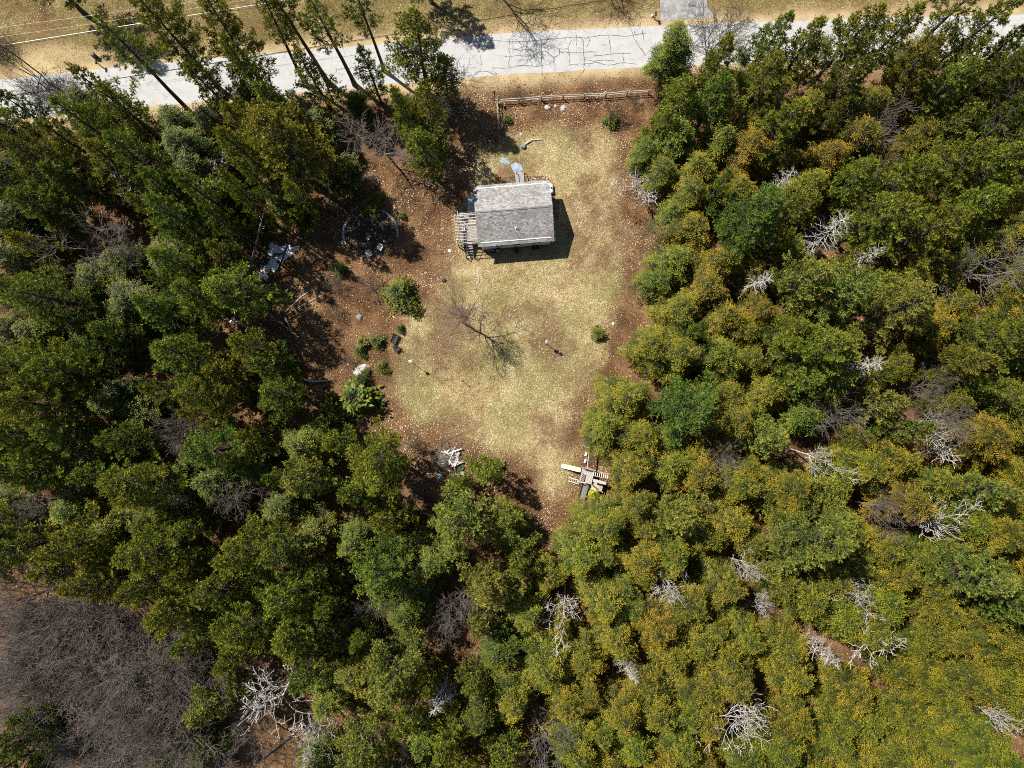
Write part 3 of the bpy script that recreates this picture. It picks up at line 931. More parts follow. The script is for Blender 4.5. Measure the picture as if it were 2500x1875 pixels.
# pines between the clearing and the road, upper part
PINES = [
    (405, 62, 78, 'pine', 'o', 21), (342, 150, 58, 'lank', 'y', 20), (250, 218, 52, 'pine', 'o', 15), (545, 70, 70, 'pine', 'o', 19), (590, 170, 60, 'pine', 'y', 17),
    (660, 60, 50, 'lank', 'o', 20), (612, 245, 62, 'hemlock', 'd', 12), (215, 300, 62, 'pine', 'y', 16), (300, 268, 55, 'pine', 'y', 15), (62, 275, 50, 'pine', 'd', 15),
    (95, 395, 85, 'pine', 'd', 17), (20, 440, 70, 'pine', 'd', 17), (185, 440, 65, 'pine', 'm', 15), (335, 390, 72, 'pine', 'm', 16), (440, 355, 60, 'hemlock', 'd', 13),
    (430, 300, 50, 'hemlock', 'd', 11), (392, 455, 55, 'pine', 'm', 15), (510, 300, 48, 'hemlock', 'd', 10), (480, 410, 60, 'hemlock', 'd', 12), (520, 480, 55, 'hemlock', 'd', 12),
    (690, 350, 122, 'pine', 'y', 20), (715, 40, 55, 'lank', 'o', 21), (800, 60, 52, 'lank', 'm', 20), (885, 20, 45, 'lank', 'd', 20), (1020, 115, 92, 'pine', 'y', 17),
    (1082, 175, 40, 'pine', 'y', 12), (1035, 365, 72, 'pine', 'm', 13), (835, 420, 52, 'hemlock', 'd', 9), (775, 300, 50, 'hemlock', 'd', 9), (985, 255, 36, 'hemlock', 'd', 6), (868, 245, 34, 'hemlock', 'd', 6),
    # left edge and middle left
    (110, 505, 75, 'pine', 'm', 16), (35, 540, 60, 'hemlock', 'd', 13), (420, 530, 78, 'pine', 'm', 16), (130, 720, 100, 'pine', 'm', 18), (245, 690, 62, 'hemlock', 'd', 13),
    (330, 735, 75, 'hemlock', 'd', 13), (300, 640, 55, 'hemlock', 'd', 11), (405, 640, 60, 'hemlock', 'd', 11), (565, 705, 92, 'pine', 'y', 15), (440, 865, 82, 'pine', 'y', 17),
    (545, 905, 55, 'pine', 'y', 14), (60, 895, 85, 'pine', 'y', 17), (155, 905, 75, 'pine', 'y', 16), (215, 800, 50, 'hemlock', 'd', 11), (25, 630, 50, 'hemlock', 'd', 12),
    (95, 990, 85, 'pine', 'y', 17), (35, 1060, 75, 'pine', 'y', 17), (160, 1060, 72, 'pine', 'm', 15), (55, 1150, 75, 'pine', 'y', 16), (225, 1115, 55, 'hemlock', 'd', 11), (280, 985, 62, 'hemlock', 'd', 12),
    (505, 965, 75, 'pine', 'y', 17), (590, 960, 48, 'pine', 'y', 13), (395, 950, 45, 'pine', 'm', 12), (525, 1090, 85, 'pine', 'm', 17), (600, 1125, 62, 'pine', 'm', 14), (440, 1165, 55, 'hemlock', 'd', 12),
    (325, 1185, 98, 'pine', 'y', 18), (190, 1330, 85, 'pine', 'y', 17), (60, 1335, 75, 'pine', 'o', 16), (370, 1340, 85, 'pine', 'y', 17), (290, 1285, 55, 'hemlock', 'm', 13), (480, 1275, 48, 'pine', 'm', 12),
    (590, 1350, 76, 'pine', 'y', 16), (455, 1400, 58, 'pine', 'y', 15), (345, 1000, 55, 'hemlock', 'd', 9), (415, 1240, 40, 'hemlock', 'd', 9),
    # lower left
    (240, 1425, 70, 'pine', 'y', 16), (345, 1430, 62, 'pine', 'y', 16), (425, 1490, 80, 'pine', 'y', 17), (600, 1530, 90, 'pine', 'y', 18), (545, 1440, 70, 'pine', 'm', 16), (475, 1570, 52, 'pine', 'm', 13),
    (432, 1615, 46, 'hemlock', 'm', 10), (520, 1710, 66, 'pine', 'p', 14), (55, 1785, 70, 'pine', 'd', 17), (25, 1870, 60, 'pine', 'd', 16), (125, 1850, 45, 'hemlock', 'd', 10), (415, 1850, 45, 'hemlock', 'd', 9),
    # below the clearing
    (745, 1170, 75, 'pine', 'p', 16), (915, 1118, 98, 'pine', 'y', 17), (865, 1210, 55, 'pine', 'm', 14), (1120, 1290, 100, 'pine', 'p', 16), (1185, 1150, 50, 'pine', 'y', 10), (1125, 1180, 34, 'pine', 'y', 9),
    (640, 1135, 55, 'hemlock', 'd', 12), (685, 1240, 55, 'hemlock', 'd', 12), (690, 1340, 72, 'pine', 'm', 16), (765, 1310, 55, 'hemlock', 'm', 12), (925, 1395, 92, 'pine', 'm', 16), (1010, 1430, 60, 'hemlock', 'd', 12),
    (860, 1330, 50, 'hemlock', 'm', 11), (705, 1450, 80, 'pine', 'y', 17), (785, 1400, 52, 'pine', 'm', 13), (720, 1545, 85, 'pine', 'y', 17), (955, 1640, 98, 'pine', 'p', 17), (865, 1635, 60, 'hemlock', 'o', 12),
    (800, 1705, 55, 'hemlock', 'm', 11), (895, 1825, 88, 'pine', 'p', 16), (985, 1500, 62, 'hemlock', 'd', 12), (1030, 1800, 55, 'hemlock', 'm', 12), (1190, 1430, 76, 'pine', 'p', 15), (1170, 1515, 46, 'pine', 'p', 12),
    (1270, 1365, 55, 'pine', 'm', 12), (1240, 1310, 42, 'hemlock', 'm', 9), (765, 1860, 50, 'hemlock', 'd', 9), (1010, 1330, 44, 'hemlock', 'd', 9), (830, 1530, 50, 'hemlock', 'd', 11),
    # beside the clearing, right
    (1640, 120, 62, 'hemlock', 'm', 14), (1672, 245, 68, 'pine', 'y', 13), (1610, 300, 52, 'pine', 'y', 11), (1745, 240, 72, 'pine', 'm', 14), (1870, 200, 85, 'pine', 'y', 16), (1960, 130, 70, 'pine', 'o', 16),
    (1905, 305, 78, 'pine', 'y', 15), (2080, 90, 80, 'pine', 'o', 17), (2060, 210, 65, 'pine', 'd', 15), (2180, 80, 70, 'pine', 'o', 17), (2230, 170, 65, 'pine', 'o', 16), (2420, 40, 62, 'pine', 'o', 18), (2330, 25, 55, 'lank', 'o', 19),
    (2120, 250, 55, 'hemlock', 'o', 12), (2095, 330, 58, 'hemlock', 'o', 13), (2320, 210, 75, 'pine', 'o', 15), (2440, 170, 70, 'pine', 'd', 15), (2470, 280, 60, 'pine', 'd', 14), (2340, 300, 55, 'pine', 'o', 14),
    (1580, 370, 40, 'hemlock', 'm', 8), (1655, 335, 55, 'hemlock', 'm', 11), (1700, 410, 52, 'hemlock', 'o', 11), (1620, 420, 45, 'hemlock', 'm', 9), (1690, 470, 50, 'hemlock', 'g', 11), (1830, 370, 60, 'hemlock', 'g', 13),
    (1850, 530, 105, 'pine', 'b', 16), (2005, 385, 62, 'hemlock', 'r', 12), (1960, 455, 60, 'hemlock', 'g', 12), (1760, 340, 50, 'hemlock', 'm', 11), (1690, 555, 60, 'hemlock', 'g', 12), (1640, 520, 42, 'hemlock', 'm', 9),
    (2090, 440, 62, 'pine', 'y', 14), (2150, 530, 95, 'pine', 'y', 17), (2265, 560, 92, 'pine', 'y', 17), (2375, 510, 80, 'pine', 'y', 16), (2330, 400, 85, 'pine', 'y', 16), (2440, 400, 75, 'pine', 'y', 16), (2220, 430, 75, 'pine', 'y', 15),
    (2250, 330, 50, 'hemlock', 'o', 10), (1740, 640, 62, 'hemlock', 'g', 12), (1650, 640, 52, 'hemlock', 'm', 11), (1610, 690, 45, 'hemlock', 'm', 10), (1720, 710, 60, 'hemlock', 'g', 12), (1650, 760, 62, 'hemlock', 'y', 12),
    (1770, 770, 55, 'hemlock', 'g', 12), (1835, 660, 45, 'hemlock', 'r', 9), (1850, 760, 48, 'hemlock', 'r', 9), (1975, 680, 85, 'pine', 'p', 16), (2060, 710, 90, 'pine', 'p', 17), (2205, 760, 98, 'pine', 'p', 17),
    (2000, 850, 108, 'pine', 'y', 18), (2335, 745, 52, 'hemlock', 'g', 11), (2440, 830, 85, 'pine', 'y', 17), (2350, 880, 60, 'pine', 'o', 15), (1930, 800, 60, 'pine', 'y', 14), (2180, 890, 50, 'hemlock', 'o', 11),
    (1580, 850, 58, 'hemlock', 'y', 11), (1660, 870, 62, 'hemlock', 'y', 12), (1760, 860, 60, 'hemlock', 'y', 13), (1830, 880, 50, 'hemlock', 'o', 10), (1530, 980, 62, 'hemlock', 'y', 12), (1480, 1040, 55, 'hemlock', 'y', 11),
    (1690, 985, 100, 'pine', 'b', 16), (1565, 1060, 60, 'hemlock', 'y', 12), (1635, 1130, 58, 'hemlock', 'g', 11), (1540, 1150, 55, 'hemlock', 'y', 11), (1700, 1160, 62, 'hemlock', 'g', 12), (1880, 1065, 68, 'pine', 'p', 14),
    (1870, 960, 55, 'hemlock', 'g', 11), (1950, 930, 60, 'pine', 'm', 14), (1960, 1010, 50, 'hemlock', 'm', 11), (2160, 980, 60, 'pine', 'p', 14), (1930, 1190, 72, 'hemlock', 'g', 14), (1800, 1190, 60, 'hemlock', 'g', 12),
    (1655, 1265, 78, 'pine', 'p', 14), (1480, 1290, 68, 'hemlock', 'y', 13), (1420, 1360, 58, 'hemlock', 'y', 12), (1560, 1370, 62, 'hemlock', 'g', 12), (1790, 1280, 55, 'hemlock', 'g', 12), (2000, 1320, 118, 'pine', 'p', 18),
    (2110, 1160, 66, 'hemlock', 'g', 13), (2190, 1120, 55, 'hemlock', 'g', 12), (2400, 1060, 72, 'hemlock', 'g', 14), (2460, 970, 66, 'hemlock', 'o', 14), (2400, 1200, 60, 'pine', 'p', 14), (2440, 1310, 70, 'hemlock', 'g', 14), (2380, 1400, 85, 'pine', 'p', 16), (2465, 1470, 75, 'pine', 'm', 16),
]
pl(PINES)

BARES = [
    (130, 235, 55, 'darkbare', 'm', 11), (545, 360, 40, 'white', 'm', 9), (190, 595, 78, 'bare', 'm', 13), (312, 590, 50, 'bare', 'm', 11), (320, 485, 42, 'white', 'm', 12), (15, 480, 38, 'bare', 'm', 11),
    (925, 330, 72, 'bare', 'm', 9), (420, 1030, 48, 'bare', 'm', 11), (435, 1085, 36, 'bare', 'm', 9), (590, 1220, 55, 'bare', 'm', 11), (90, 1215, 70, 'bare', 'm', 12), (20, 750, 48, 'bare', 'm', 11), (410, 1215, 36, 'white', 'm', 12),
    (60, 1460, 80, 'bare', 'm', 13), (165, 1500, 78, 'fan', 'm', 12), (300, 1605, 95, 'fan', 'm', 12), (95, 1640, 85, 'fan', 'm', 12), (195, 1735, 78, 'bare', 'm', 12), (320, 1800, 85, 'bare', 'm', 12), (415, 1775, 52, 'fan', 'm', 9),
    (245, 1865, 55, 'bare', 'm', 12), (15, 1560, 60, 'bare', 'm', 12), (20, 1690, 50, 'bare', 'm', 11), (665, 1675, 78, 'white', 'm', 12), (275, 1500, 60, 'bare', 'm', 11), (620, 1820, 48, 'bare', 'm', 10), (780, 1780, 45, 'white', 'm', 10), (350, 1700, 55, 'fan', 'm', 10),
    (1140, 1480, 52, 'bare', 'm', 10), (1095, 1510, 40, 'bare', 'm', 9), (895, 1480, 38, 'bare', 'm', 9), (1085, 1705, 45, 'snag', 'm', 12), (740, 1840, 36, 'white', 'm', 9), (1015, 1775, 32, 'white', 'm', 11), (720, 1335, 30, 'white', 'm', 12),
    (1605, 475, 52, 'white', 'm', 8), (2020, 580, 62, 'snag', 'm', 14), (2440, 680, 92, 'bare', 'm', 13), (2090, 885, 48, 'snag', 'm', 13), (2060, 1025, 62, 'bare', 'm', 12), (2000, 1100, 45, 'white', 'm', 12), (2285, 1010, 66, 'bare', 'm', 13),
    (2350, 1115, 66, 'white', 'm', 13), (2145, 1235, 52, 'bare', 'm', 12), (2260, 1295, 58, 'white', 'm', 12), (1620, 1430, 42, 'white', 'm', 13), (1392, 1462, 56, 'white', 'm', 11), (1535, 1640, 30, 'snag', 'm', 11),
    (1825, 1785, 72, 'white', 'm', 13), (2210, 1560, 64, 'white', 'm', 14), (2010, 1580, 42, 'snag', 'm', 13), (2105, 1445, 42, 'white', 'm', 13), (1815, 1390, 32, 'white', 'm', 13), (1312, 1815, 66, 'bare', 'm', 12), (1765, 1105, 50, 'bare', 'm', 11),
    (2170, 290, 66, 'bare', 'm', 12), (2140, 365, 50, 'bare', 'm', 9), (1605, 555, 36, 'bare', 'm', 6), (1905, 440, 32, 'snag', 'm', 12), (1840, 690, 40, 'snag', 'm', 10), (2110, 640, 40, 'snag', 'm', 12), (2455, 240, 60, 'bare', 'm', 12), (2330, 1205, 40, 'white', 'm', 9),
    (2440, 1770, 40, 'white', 'm', 13), (1880, 1505, 30, 'white', 'm', 12), (2270, 940, 36, 'bare', 'm', 12),
]
pl(BARES)
pl([(498, 468, 62, 'pine', 'm', 18), (548, 545, 46, 'pine', 'd', 16), (585, 470, 44, 'pine', 'm', 17)])  # pines added to cast shade over the snow patches
zr = random.Random(31)
for bx in range(30, 470, 62):
    for by in range(1450, 1880, 78):
        x_, y_ = bx + zr.uniform(-22, 22), by + zr.uniform(-25, 25)
        if y_ < 1470 + 0.35 * x_ - 60 or (x_ < 130 and y_ > 1720): continue
        plant(x_, y_, zr.uniform(48, 72), zr.choice(['fan', 'bare', 'bare']), 'm', zr.uniform(9, 13))
pl([(140, 1560, 40, 'hemlock', 'd', 8), (300, 1740, 38, 'hemlock', 'd', 8), (60, 1530, 36, 'hemlock', 'd', 8), (210, 1660, 34, 'hemlock', 'd', 7), (500, 1830, 44, 'hemlock', 'd', 9), (370, 1680, 34, 'hemlock', 'd', 7), (90, 1690, 38, 'hemlock', 'd', 8)])

# trees that stand alone and have their own story
plant(1760, 85, 66, 'darkbare', 'm', 9, 'leafless many-stemmed dark tree beside the road behind the cone-shaped evergreen', var=0)
plant(1100, 175, 72, 'darkbare', 'm', 10, 'leafless dark tree by the road casting branching shadow on the yard', var=1)
plant(1129, 786, 58, 'lawntree', 'm', 9.5, 'leafless tree with reddish twigs standing on the lawn below the cabin', at_base=True)
plant(970, 712, 46, 'shrub', 'm', 3.0, 'round dark green evergreen bush below the fire pit', var=0)
plant(905, 690, 44, 'twiggy', 'm', 2.4, 'leafless twiggy shrub touching the round evergreen bush')
plant(815, 690, 36, 'twiggy', 'm', 2.0, 'leafless grey shrub beside the snow patch')
plant(1462, 815, 17, 'shrub', 'm', 1.3, 'small round green shrub at the edge of the lawn', var=1)
plant(1238, 288, 12, 'shrub', 'm', 0.9, 'tiny green evergreen inside the fence corner', var=1)
plant(1500, 268, 34, 'twiggy', 'm', 2.6, 'leafless shrub growing through the rail fence')
plant(1492, 292, 20, 'shrub', 'd', 1.2, 'low dark evergreen below the rail fence', var=1)
plant(1268, 225, 22, 'twiggy', 'm', 1.8, 'thin leafless sapling behind the rail fence')
for k, (x, y, r, h, w) in enumerate([(826, 655, 20, 1.8, 'above the snow patch path'), (885, 835, 16, 1.2, 'above the leaf-covered hollow'), (875, 855, 17, 1.3, 'beside the dark bench'), (918, 832, 18, 1.3, 'just by the dark bench'),
        (930, 895, 17, 1.2, 'left of the tall birdhouse pole'), (868, 970, 44, 4.0, 'dark and tallest at the lower edge of the clearing'), (880, 925, 22, 2.0, 'beside the pale flat rock'), (800, 1010, 34, 3.5, 'in the shade of the lower pines'),
        (975, 800, 12, 1.0, 'smallest beside the lawn'), (980, 525, 10, 0.9, 'beside the stone arc'), (905, 500, 30, 2.2, 'in deep shade above the stone arc'), (705, 900, 24, 2.4, 'at the leafy lower hollow'), (735, 500, 32, 3.0, 'in shade above the fire pit')]):
    plant(x, y, r, 'shrub', 'dmb'[k % 3], h, f'young evergreen {w}', var=k % 2)
for k, (x, y, r) in enumerate([(760, 620, 30), (700, 830, 34), (760, 800, 26), (820, 760, 28), (850, 880, 24), (1550, 240, 24), (1120, 250, 24), (900, 300, 34), (1130, 80, 30), (1010, 1085, 34), (1035, 1215, 40)]):
    plant(x, y, r, 'twiggy', 'm', 1.7)

# trees beyond the frame whose shadows reach into it
plant(60, -110, 80, 'pine', 'd', 17, 'tall dark pine beyond the upper left corner'); plant(-60, 60, 60, 'bare', 'm', 13, 'leafless tree beyond the left end of the road')
plant(1035, -95, 60, 'pine', 'd', 12, 'dark pine beyond the top edge casting a round shadow'); plant(1205, -110, 80, 'darkbare', 'm', 11, 'leafless tree beyond the top edge casting a fan shadow', var=1)
plant(1480, -105, 70, 'darkbare', 'm', 10, 'leafless tree beyond the top edge beside the driveway', var=1); plant(10, 130, 34, 'darkbare', 'm', 8, 'leafless tree at the left edge above the road', var=0)

# ------------------------------------------------------------------ the rest of the wood: fill what is left open
EXTRA = 0
fr = np.random.default_rng(99)
BARE_ZONE = [(-80, 1420), (300, 1440), (420, 1560), (470, 1680), (700, 1700), (720, 1950), (-80, 1950)]
GAPS = [(1140, 1440, 46), (1080, 1530, 60), (860, 1265, 50), (640, 1750, 60), (860, 1600, 1), (330, 900, 50), (600, 520, 55), (650, 620, 90), (1010, 1200, 50), (640, 1010, 30), (930, 420, 60), (900, 290, 60), (740, 1000, 40), (830, 1000, 30), (1310, 1320, 46)]
def try_fill(n_try, rmin, rmax, limit, gapf):
    global EXTRA
    for _ in range(n_try):
        if EXTRA >= limit: return
        px = fr.uniform(-90, 2590); py = fr.uniform(-40, 1960)
        r_px = fr.uniform(rmin, rmax)
        if px < 30 or px > 2470 or py > 1845: r_px *= 1.15
        if float(poly_sd(CLEARING, np.array([px]), np.array([py]))[0]) > -(r_px * 0.85): continue
        if float(poly_sd(BARE_ZONE, np.array([px]), np.array([py]))[0]) > -r_px * 0.6: continue
        if any(math.hypot(px - a, py - b) < c + r_px * 0.5 for a, b, c in GAPS): continue
        hem = (px > 1230 and py > 1250) or (px > 1520 and py > 380 and fr.random() < 0.7) or fr.random() < 0.35
        h = (7.0 + 0.085 * r_px if hem else 9.5 + 0.08 * r_px) * fr.uniform(0.9, 1.1)
        p = P(px, py, h * 0.65)
        if p.y > float(road_y(p.x)) - ROAD_W / 2 - 2.0: continue
        r = r_px * (CAM_H - h * 0.65) / FPX
        if any(math.hypot(p.x - t[0], p.y - t[1]) < (r + t[2]) * gapf for t in TREES if t[3] not in ('twiggy', 'shrub')): continue
        left = px < 1150
        if hem: tone = fr.choice(list('ggyoy')) if px > 1230 else fr.choice(list('ddm'))
        else: tone = fr.choice(list('yomy')) if not left else fr.choice(list('ymy'))
        if py < 380 and px > 1500: tone = fr.choice(list('omo'))
        plant(px, py, r_px, 'hemlock' if hem else 'pine', str(tone), h)
        EXTRA += 1
try_fill(5000, 52, 66, 150, 0.62)
try_fill(4000, 36, 48, 230, 0.60)

# ------------------------------------------------------------------ cabin
EAVE, RIDGE, FLOOR = 3.0, 4.8, 0.75
def z1(x, y): return (1050 + x * 0.199, 350 + y * 0.199)
nw, ne, se, sw = [P(*z1(*q), EAVE) for q in ((535, 525), (1460, 455), (1520, 1190), (590, 1270))]
cc = (nw + ne + se + sw) / 4
ang = math.atan2((ne - nw + se - sw).y, (ne - nw + se - sw).x)
RL = ((ne - nw).length + (se - sw).length) / 2
RW = ((nw - sw).length + (ne - se).length) / 2
CAB = Matrix.Translation((cc.x, cc.y, 0)) @ Matrix.Rotation(ang, 4, 'Z')
CABI = CAB.inverted()
def L_(px, py, z): return CABI @ P(px, py, z)

cabin = empty('cabin', (cc.x, cc.y, 0), ang, 'small grey-shingled cabin with pale siding in the clearing', 'cabin')
hl, hw = RL / 2, RW / 2
wl, ww = hl - 0.32, hw - 0.34          # wall half sizes inside the overhang
slope = math.atan2(RIDGE - EAVE, hw)
# walls with lap siding courses
for nm, sgn in (('wall', -1), ('wall', 1)):
    mb = MB()
    z = 0.25
    while z < EAVE + 0.12:
        mb.box((0, sgn * (ww - 0.03), z + 0.065), (2 * wl, 0.10 + 0.02 * ((int(z * 10)) % 2 == 0), 0.128), tint=random.uniform(0.45, 0.55))
        z += 0.13
    mb.build(nm, M['siding'], cabin)
for sgn in (-1, 1):
    mb = MB()
    z = 0.25
    while z < RIDGE - 0.35:
        half = ww - 0.09 if z < EAVE else max(0.2, (RIDGE - 0.25 - z) / (RIDGE - EAVE) * hw - 0.3)
        half = min(half, ww - 0.09)
        mb.box((sgn * (wl - 0.05), 0, z + 0.065), (0.10, 2 * half, 0.128), tint=random.uniform(0.45, 0.55))
        z += 0.13
    mb.build('wall', M['siding'], cabin)
MB().box((0, 0, 0.13), (2 * wl - 0.1, 2 * ww - 0.1, 0.26)).build('foundation', M['concrete'], cabin)
# roof: deck boards and shingle tabs
for sgn in (-1, 1):
    rp = empty('roof_slope'); rp.parent = cabin
    # solid slab under the shingles
    a = Vector((0, sgn * hw, EAVE - 0.06)); b = Vector((0, 0, RIDGE - 0.06))
    mb = MB()
    t = 0.10
    vs = [(-hl, sgn * hw, EAVE - 0.12), (hl, sgn * hw, EAVE - 0.12), (hl, sgn * 0.004, RIDGE - 0.12), (-hl, sgn * 0.004, RIDGE - 0.12),
          (-hl, sgn * hw, EAVE - 0.02), (hl, sgn * hw, EAVE - 0.02), (hl, sgn * 0.004, RIDGE - 0.02), (-hl, sgn * 0.004, RIDGE - 0.02)]
    mb.add(vs, [(0, 1, 2, 3), (4, 5, 6, 7), (0, 1, 5, 4), (1, 2, 6, 5), (2, 3, 7, 6), (3, 0, 4, 7)])
    mb.build('roof_deck', M['trim'], rp)
    mb = MB(); q = random.Random(17 + sgn)
    SL = math.hypot(hw, RIDGE - EAVE); nc = int(SL / 0.145); ex = SL / nc
    up = Vector((0, -sgn * hw / SL, (RIDGE - EAVE) / SL)); nn = Vector((0, sgn * (RIDGE - EAVE) / SL, hw / SL))
    o0 = Vector((0, sgn * (hw + 0.03), EAVE - 0.03))
    for c in range(nc):
        x = -hl - 0.02 - q.uniform(0, 0.2)
        while x < hl + 0.02:
            w = q.choice((0.20, 0.26, 0.32))
            xa, xb = max(x + 0.006, -hl - 0.02), min(x + w - 0.006, hl + 0.02)
            x += w
            if xb - xa < 0.02: continue
            th = q.choice((0.022, 0.022, 0.034))
            base = o0 + up * (c * ex) + nn * 0.012
            lo = base + nn * th; hi = base + up * (ex + 0.03) + nn * 0.012
            vs = [Vector((xa, 0, 0)) + base, Vector((xb, 0, 0)) + base, Vector((xb, 0, 0)) + lo, Vector((xa, 0, 0)) + lo, Vector((xb, 0, 0)) + hi, Vector((xa, 0, 0)) + hi]
            fs = [(0, 1, 2, 3), (3, 2, 4, 5)] if sgn < 0 else [(3, 2, 1, 0), (5, 4, 2, 3)]
            mb.add(vs, fs, min(1, max(0, q.gauss(0.62, 0.24) if sgn > 0 else q.gauss(0.55, 0.22))))  # sun-facing slope tinted lighter, sunlight put into its shingle colour
    o = mb.build('shingles', M['shingle'], rp); tag(o, kind='stuff')
    MB().box((0, sgn * (hw + 0.012), EAVE - 0.09), (RL + 0.02, 0.022, 0.15)).build('fascia', M['trim'], cabin)
rv_ = MB()
for k in range(16):
    xa = -hl + 0.35 + k * (RL - 0.7) / 16
    for sgn in (-1, 1):
        pass
    l = (RL - 0.7) / 16 - 0.008
    w = 0.15
    dz = w * math.tan(slope)
    vs = []
    for xx in (xa, xa + l):
        vs += [(xx, -w, RIDGE + 0.075 - dz), (xx, 0, RIDGE + 0.085), (xx, w, RIDGE + 0.075 - dz), (xx, w, RIDGE - 0.01 - dz), (xx, -w, RIDGE - 0.01 - dz)]
    rv_.add(vs, [(0, 1, 6, 5), (1, 2, 7, 6), (2, 3, 8, 7), (4, 0, 5, 9), (0, 4, 3, 2, 1), (5, 6, 7, 8, 9)], random.uniform(0.45, 0.85))
rv_.build('ridge_vent', M['shingle'], cabin)
# gable rake boards
for sx in (-1, 1):
    mb = MB()
    for sgn in (-1, 1):
        mb.bar((sx * (hl + 0.012), sgn * hw, EAVE - 0.07), (sx * (hl + 0.012), sgn * 0.01, RIDGE - 0.07), 0.022, 0.14)
    mb.build('rake_board', M['white'], cabin)
vp = L_(*z1(1055, 1035), 4.0)
mb = MB(); mb.lathe([(0.17, 0.0), (0.14, 0.05), (0.06, 0.12), (0.055, 0.5), (0.05, 0.5)], (vp.x, vp.y, 3.72 + 0.0), 12)
vpz = RIDGE + (abs(vp.y) / hw) * (EAVE - RIDGE)
for i in range(len(mb.v)):
    mb.v[i] = (mb.v[i][0], mb.v[i][1], mb.v[i][2] - 3.72 + vpz - 0.02)
mb.build('vent_pipe', M['white'], cabin)
# windows and lamps on the shaded long wall
for x in (-hl * 0.45, 0.05, hl * 0.55):
    f = MB()
    for dx, dz, w, h in ((0, 0.62, 1.14, 0.08), (0, -0.62, 1.20, 0.10), (-0.53, 0, 0.08, 1.16), (0.53, 0, 0.08, 1.16), (0, 0, 0.05, 1.16)):
        f.box((x + dx, -ww - 0.055, 1.85 + dz), (w, 0.06, h))
    fo = f.build('window', M['white'], cabin)
    MB().box((x, -ww - 0.05, 1.85), (0.98, 0.02, 1.16)).build('pane', M['glass'], fo)
for x in (-hl * 0.27, hl * 0.38):
    MB().box((x, -ww - 0.12, 2.55), (0.14, 0.2, 0.12)).bar((x, -ww - 0.1, 2.5), (x + 0.12, -ww - 0.34, 2.45), 0.1, 0.06).build('wall_lamp', M['black'], cabin)
dm = MB().box((-hl * 0.02 + 0.55, ww + 0.05, FLOOR + 1.0), (0.95, 0.06, 2.0)).build('door', M['white'], cabin)
MB().lathe([(0.03, 0), (0.04, 0.03), (0.03, 0.06)], (-hl * 0.02 + 0.92, ww + 0.1, FLOOR + 1.0), 8).build('handle', M['black'], dm)

# entry steps on the sunny side
st = empty('entry_steps', (cc.x, cc.y, 0), ang, 'narrow wooden entry steps with two rails above the cabin roof', 'steps')
a = L_(*z1(1090, 352), 0.1); xs = a.x
ys0 = ww + 0.03; ys1 = max(a.y, ww + 1.4)
nst = 6
for k in range(nst):
    yy = ys0 + (ys1 - ys0) * (k + 0.5) / nst; zz = FLOOR * (1 - (k + 0.5) / (nst + 0.5)) + 0.03
    MB().box((xs, yy, zz), (0.86, (ys1 - ys0) / nst * 0.92, 0.05), tint=random.uniform(0.4, 0.6)).build('tread', M['deckwood'], st)
for s in (-1, 1):
    MB().bar((xs + s * 0.47, ys0, FLOOR), (xs + s * 0.47, ys1, 0.12), 0.05, 0.2).build('stringer', M['greywood'], st)
    MB().bar((xs + s * 0.47, ys0, FLOOR + 0.9), (xs + s * 0.47, ys1, 0.95), 0.06, 0.06).build('handrail', M['greywood'], st)
    MB().box((xs + s * 0.47, ys1 - 0.05, 0.48), (0.08, 0.08, 0.95)).build('post', M['greywood'], st)
# stepping stones
SS = [(1048, 262, .30), (1020, 292, .26), (1055, 292, .33), (1097, 288, .34), (1120, 312, .22), (1045, 328, .32), (1098, 330, .30), (1005, 272, .18), (1015, 315, .18), (1075, 318, .2), (1078, 262, .2),
      (890, 205, .34), (915, 225, .36), (950, 230, .25), (965, 245, .22), (935, 200, .22), (880, 232, .2)]
for k, (x, y, r) in enumerate(SS):
    c = P(*z1(x, y)); q = random.Random(k)
    n = 7; a0 = q.random() * 6
    poly = [(c.x + math.cos(a0 + i * 6.283 / n) * r * q.uniform(0.8, 1.15), c.y + math.sin(a0 + i * 6.283 / n) * r * q.uniform(0.75, 1.1)) for i in range(n)]
    o = MB().prism(poly, -0.02, 0.05 + 0.02 * q.random(), q.uniform(0.5, 0.9)).build('paving_stone', M['bluegrey'])
    place = 'by the foot of the entry steps' if k < 11 else 'in the shade up and across from the entry steps'
    tag(o, f'flat bluish {"large" if r > 0.28 else "small"} stepping stone {place}', 'stepping stone', f'{"large" if r > 0.28 else "small"} stones {place}')

# deck with stairs and rails
deck = empty('deck', (cc.x, cc.y, 0), ang, 'weathered grey side deck with stairs under the pergola', 'deck')
DZ = 0.95
dl = L_(1120, 560, DZ).x; dtop = L_(1140, 518, DZ).y; dbot = L_(1140, 597, DZ).y
xr = -wl - 0.02
x = dl
while x < xr - 0.05:
    MB().box((x + 0.065, (dtop + dbot) / 2, DZ - 0.02), (0.128, dtop - dbot, 0.04), tint=random.uniform(0.3, 0.7)).build('board', M['deckwood'], deck)
    x += 0.138
tl = L_(1142, 500, DZ).x; ttop = L_(1148, 478, DZ).y
x = tl
while x < xr - 0.05:
    MB().box((x + 0.065, (ttop + dtop) / 2 + 0.005, DZ - 0.02), (0.128, ttop - dtop - 0.012, 0.04), tint=random.uniform(0.4, 0.8)).build('board', M['bluegrey'], deck)
    x += 0.138
mb = MB()
for yy in (dbot + 0.03, dtop - 0.03): mb.box(((dl + xr) / 2, yy, DZ - 0.13), (xr - dl, 0.05, 0.18))
mb.box((dl + 0.025, (dtop + dbot) / 2, DZ - 0.13), (0.05, dtop - dbot - 0.12, 0.18)); mb.build('rim_joist', M['greywood'], deck)
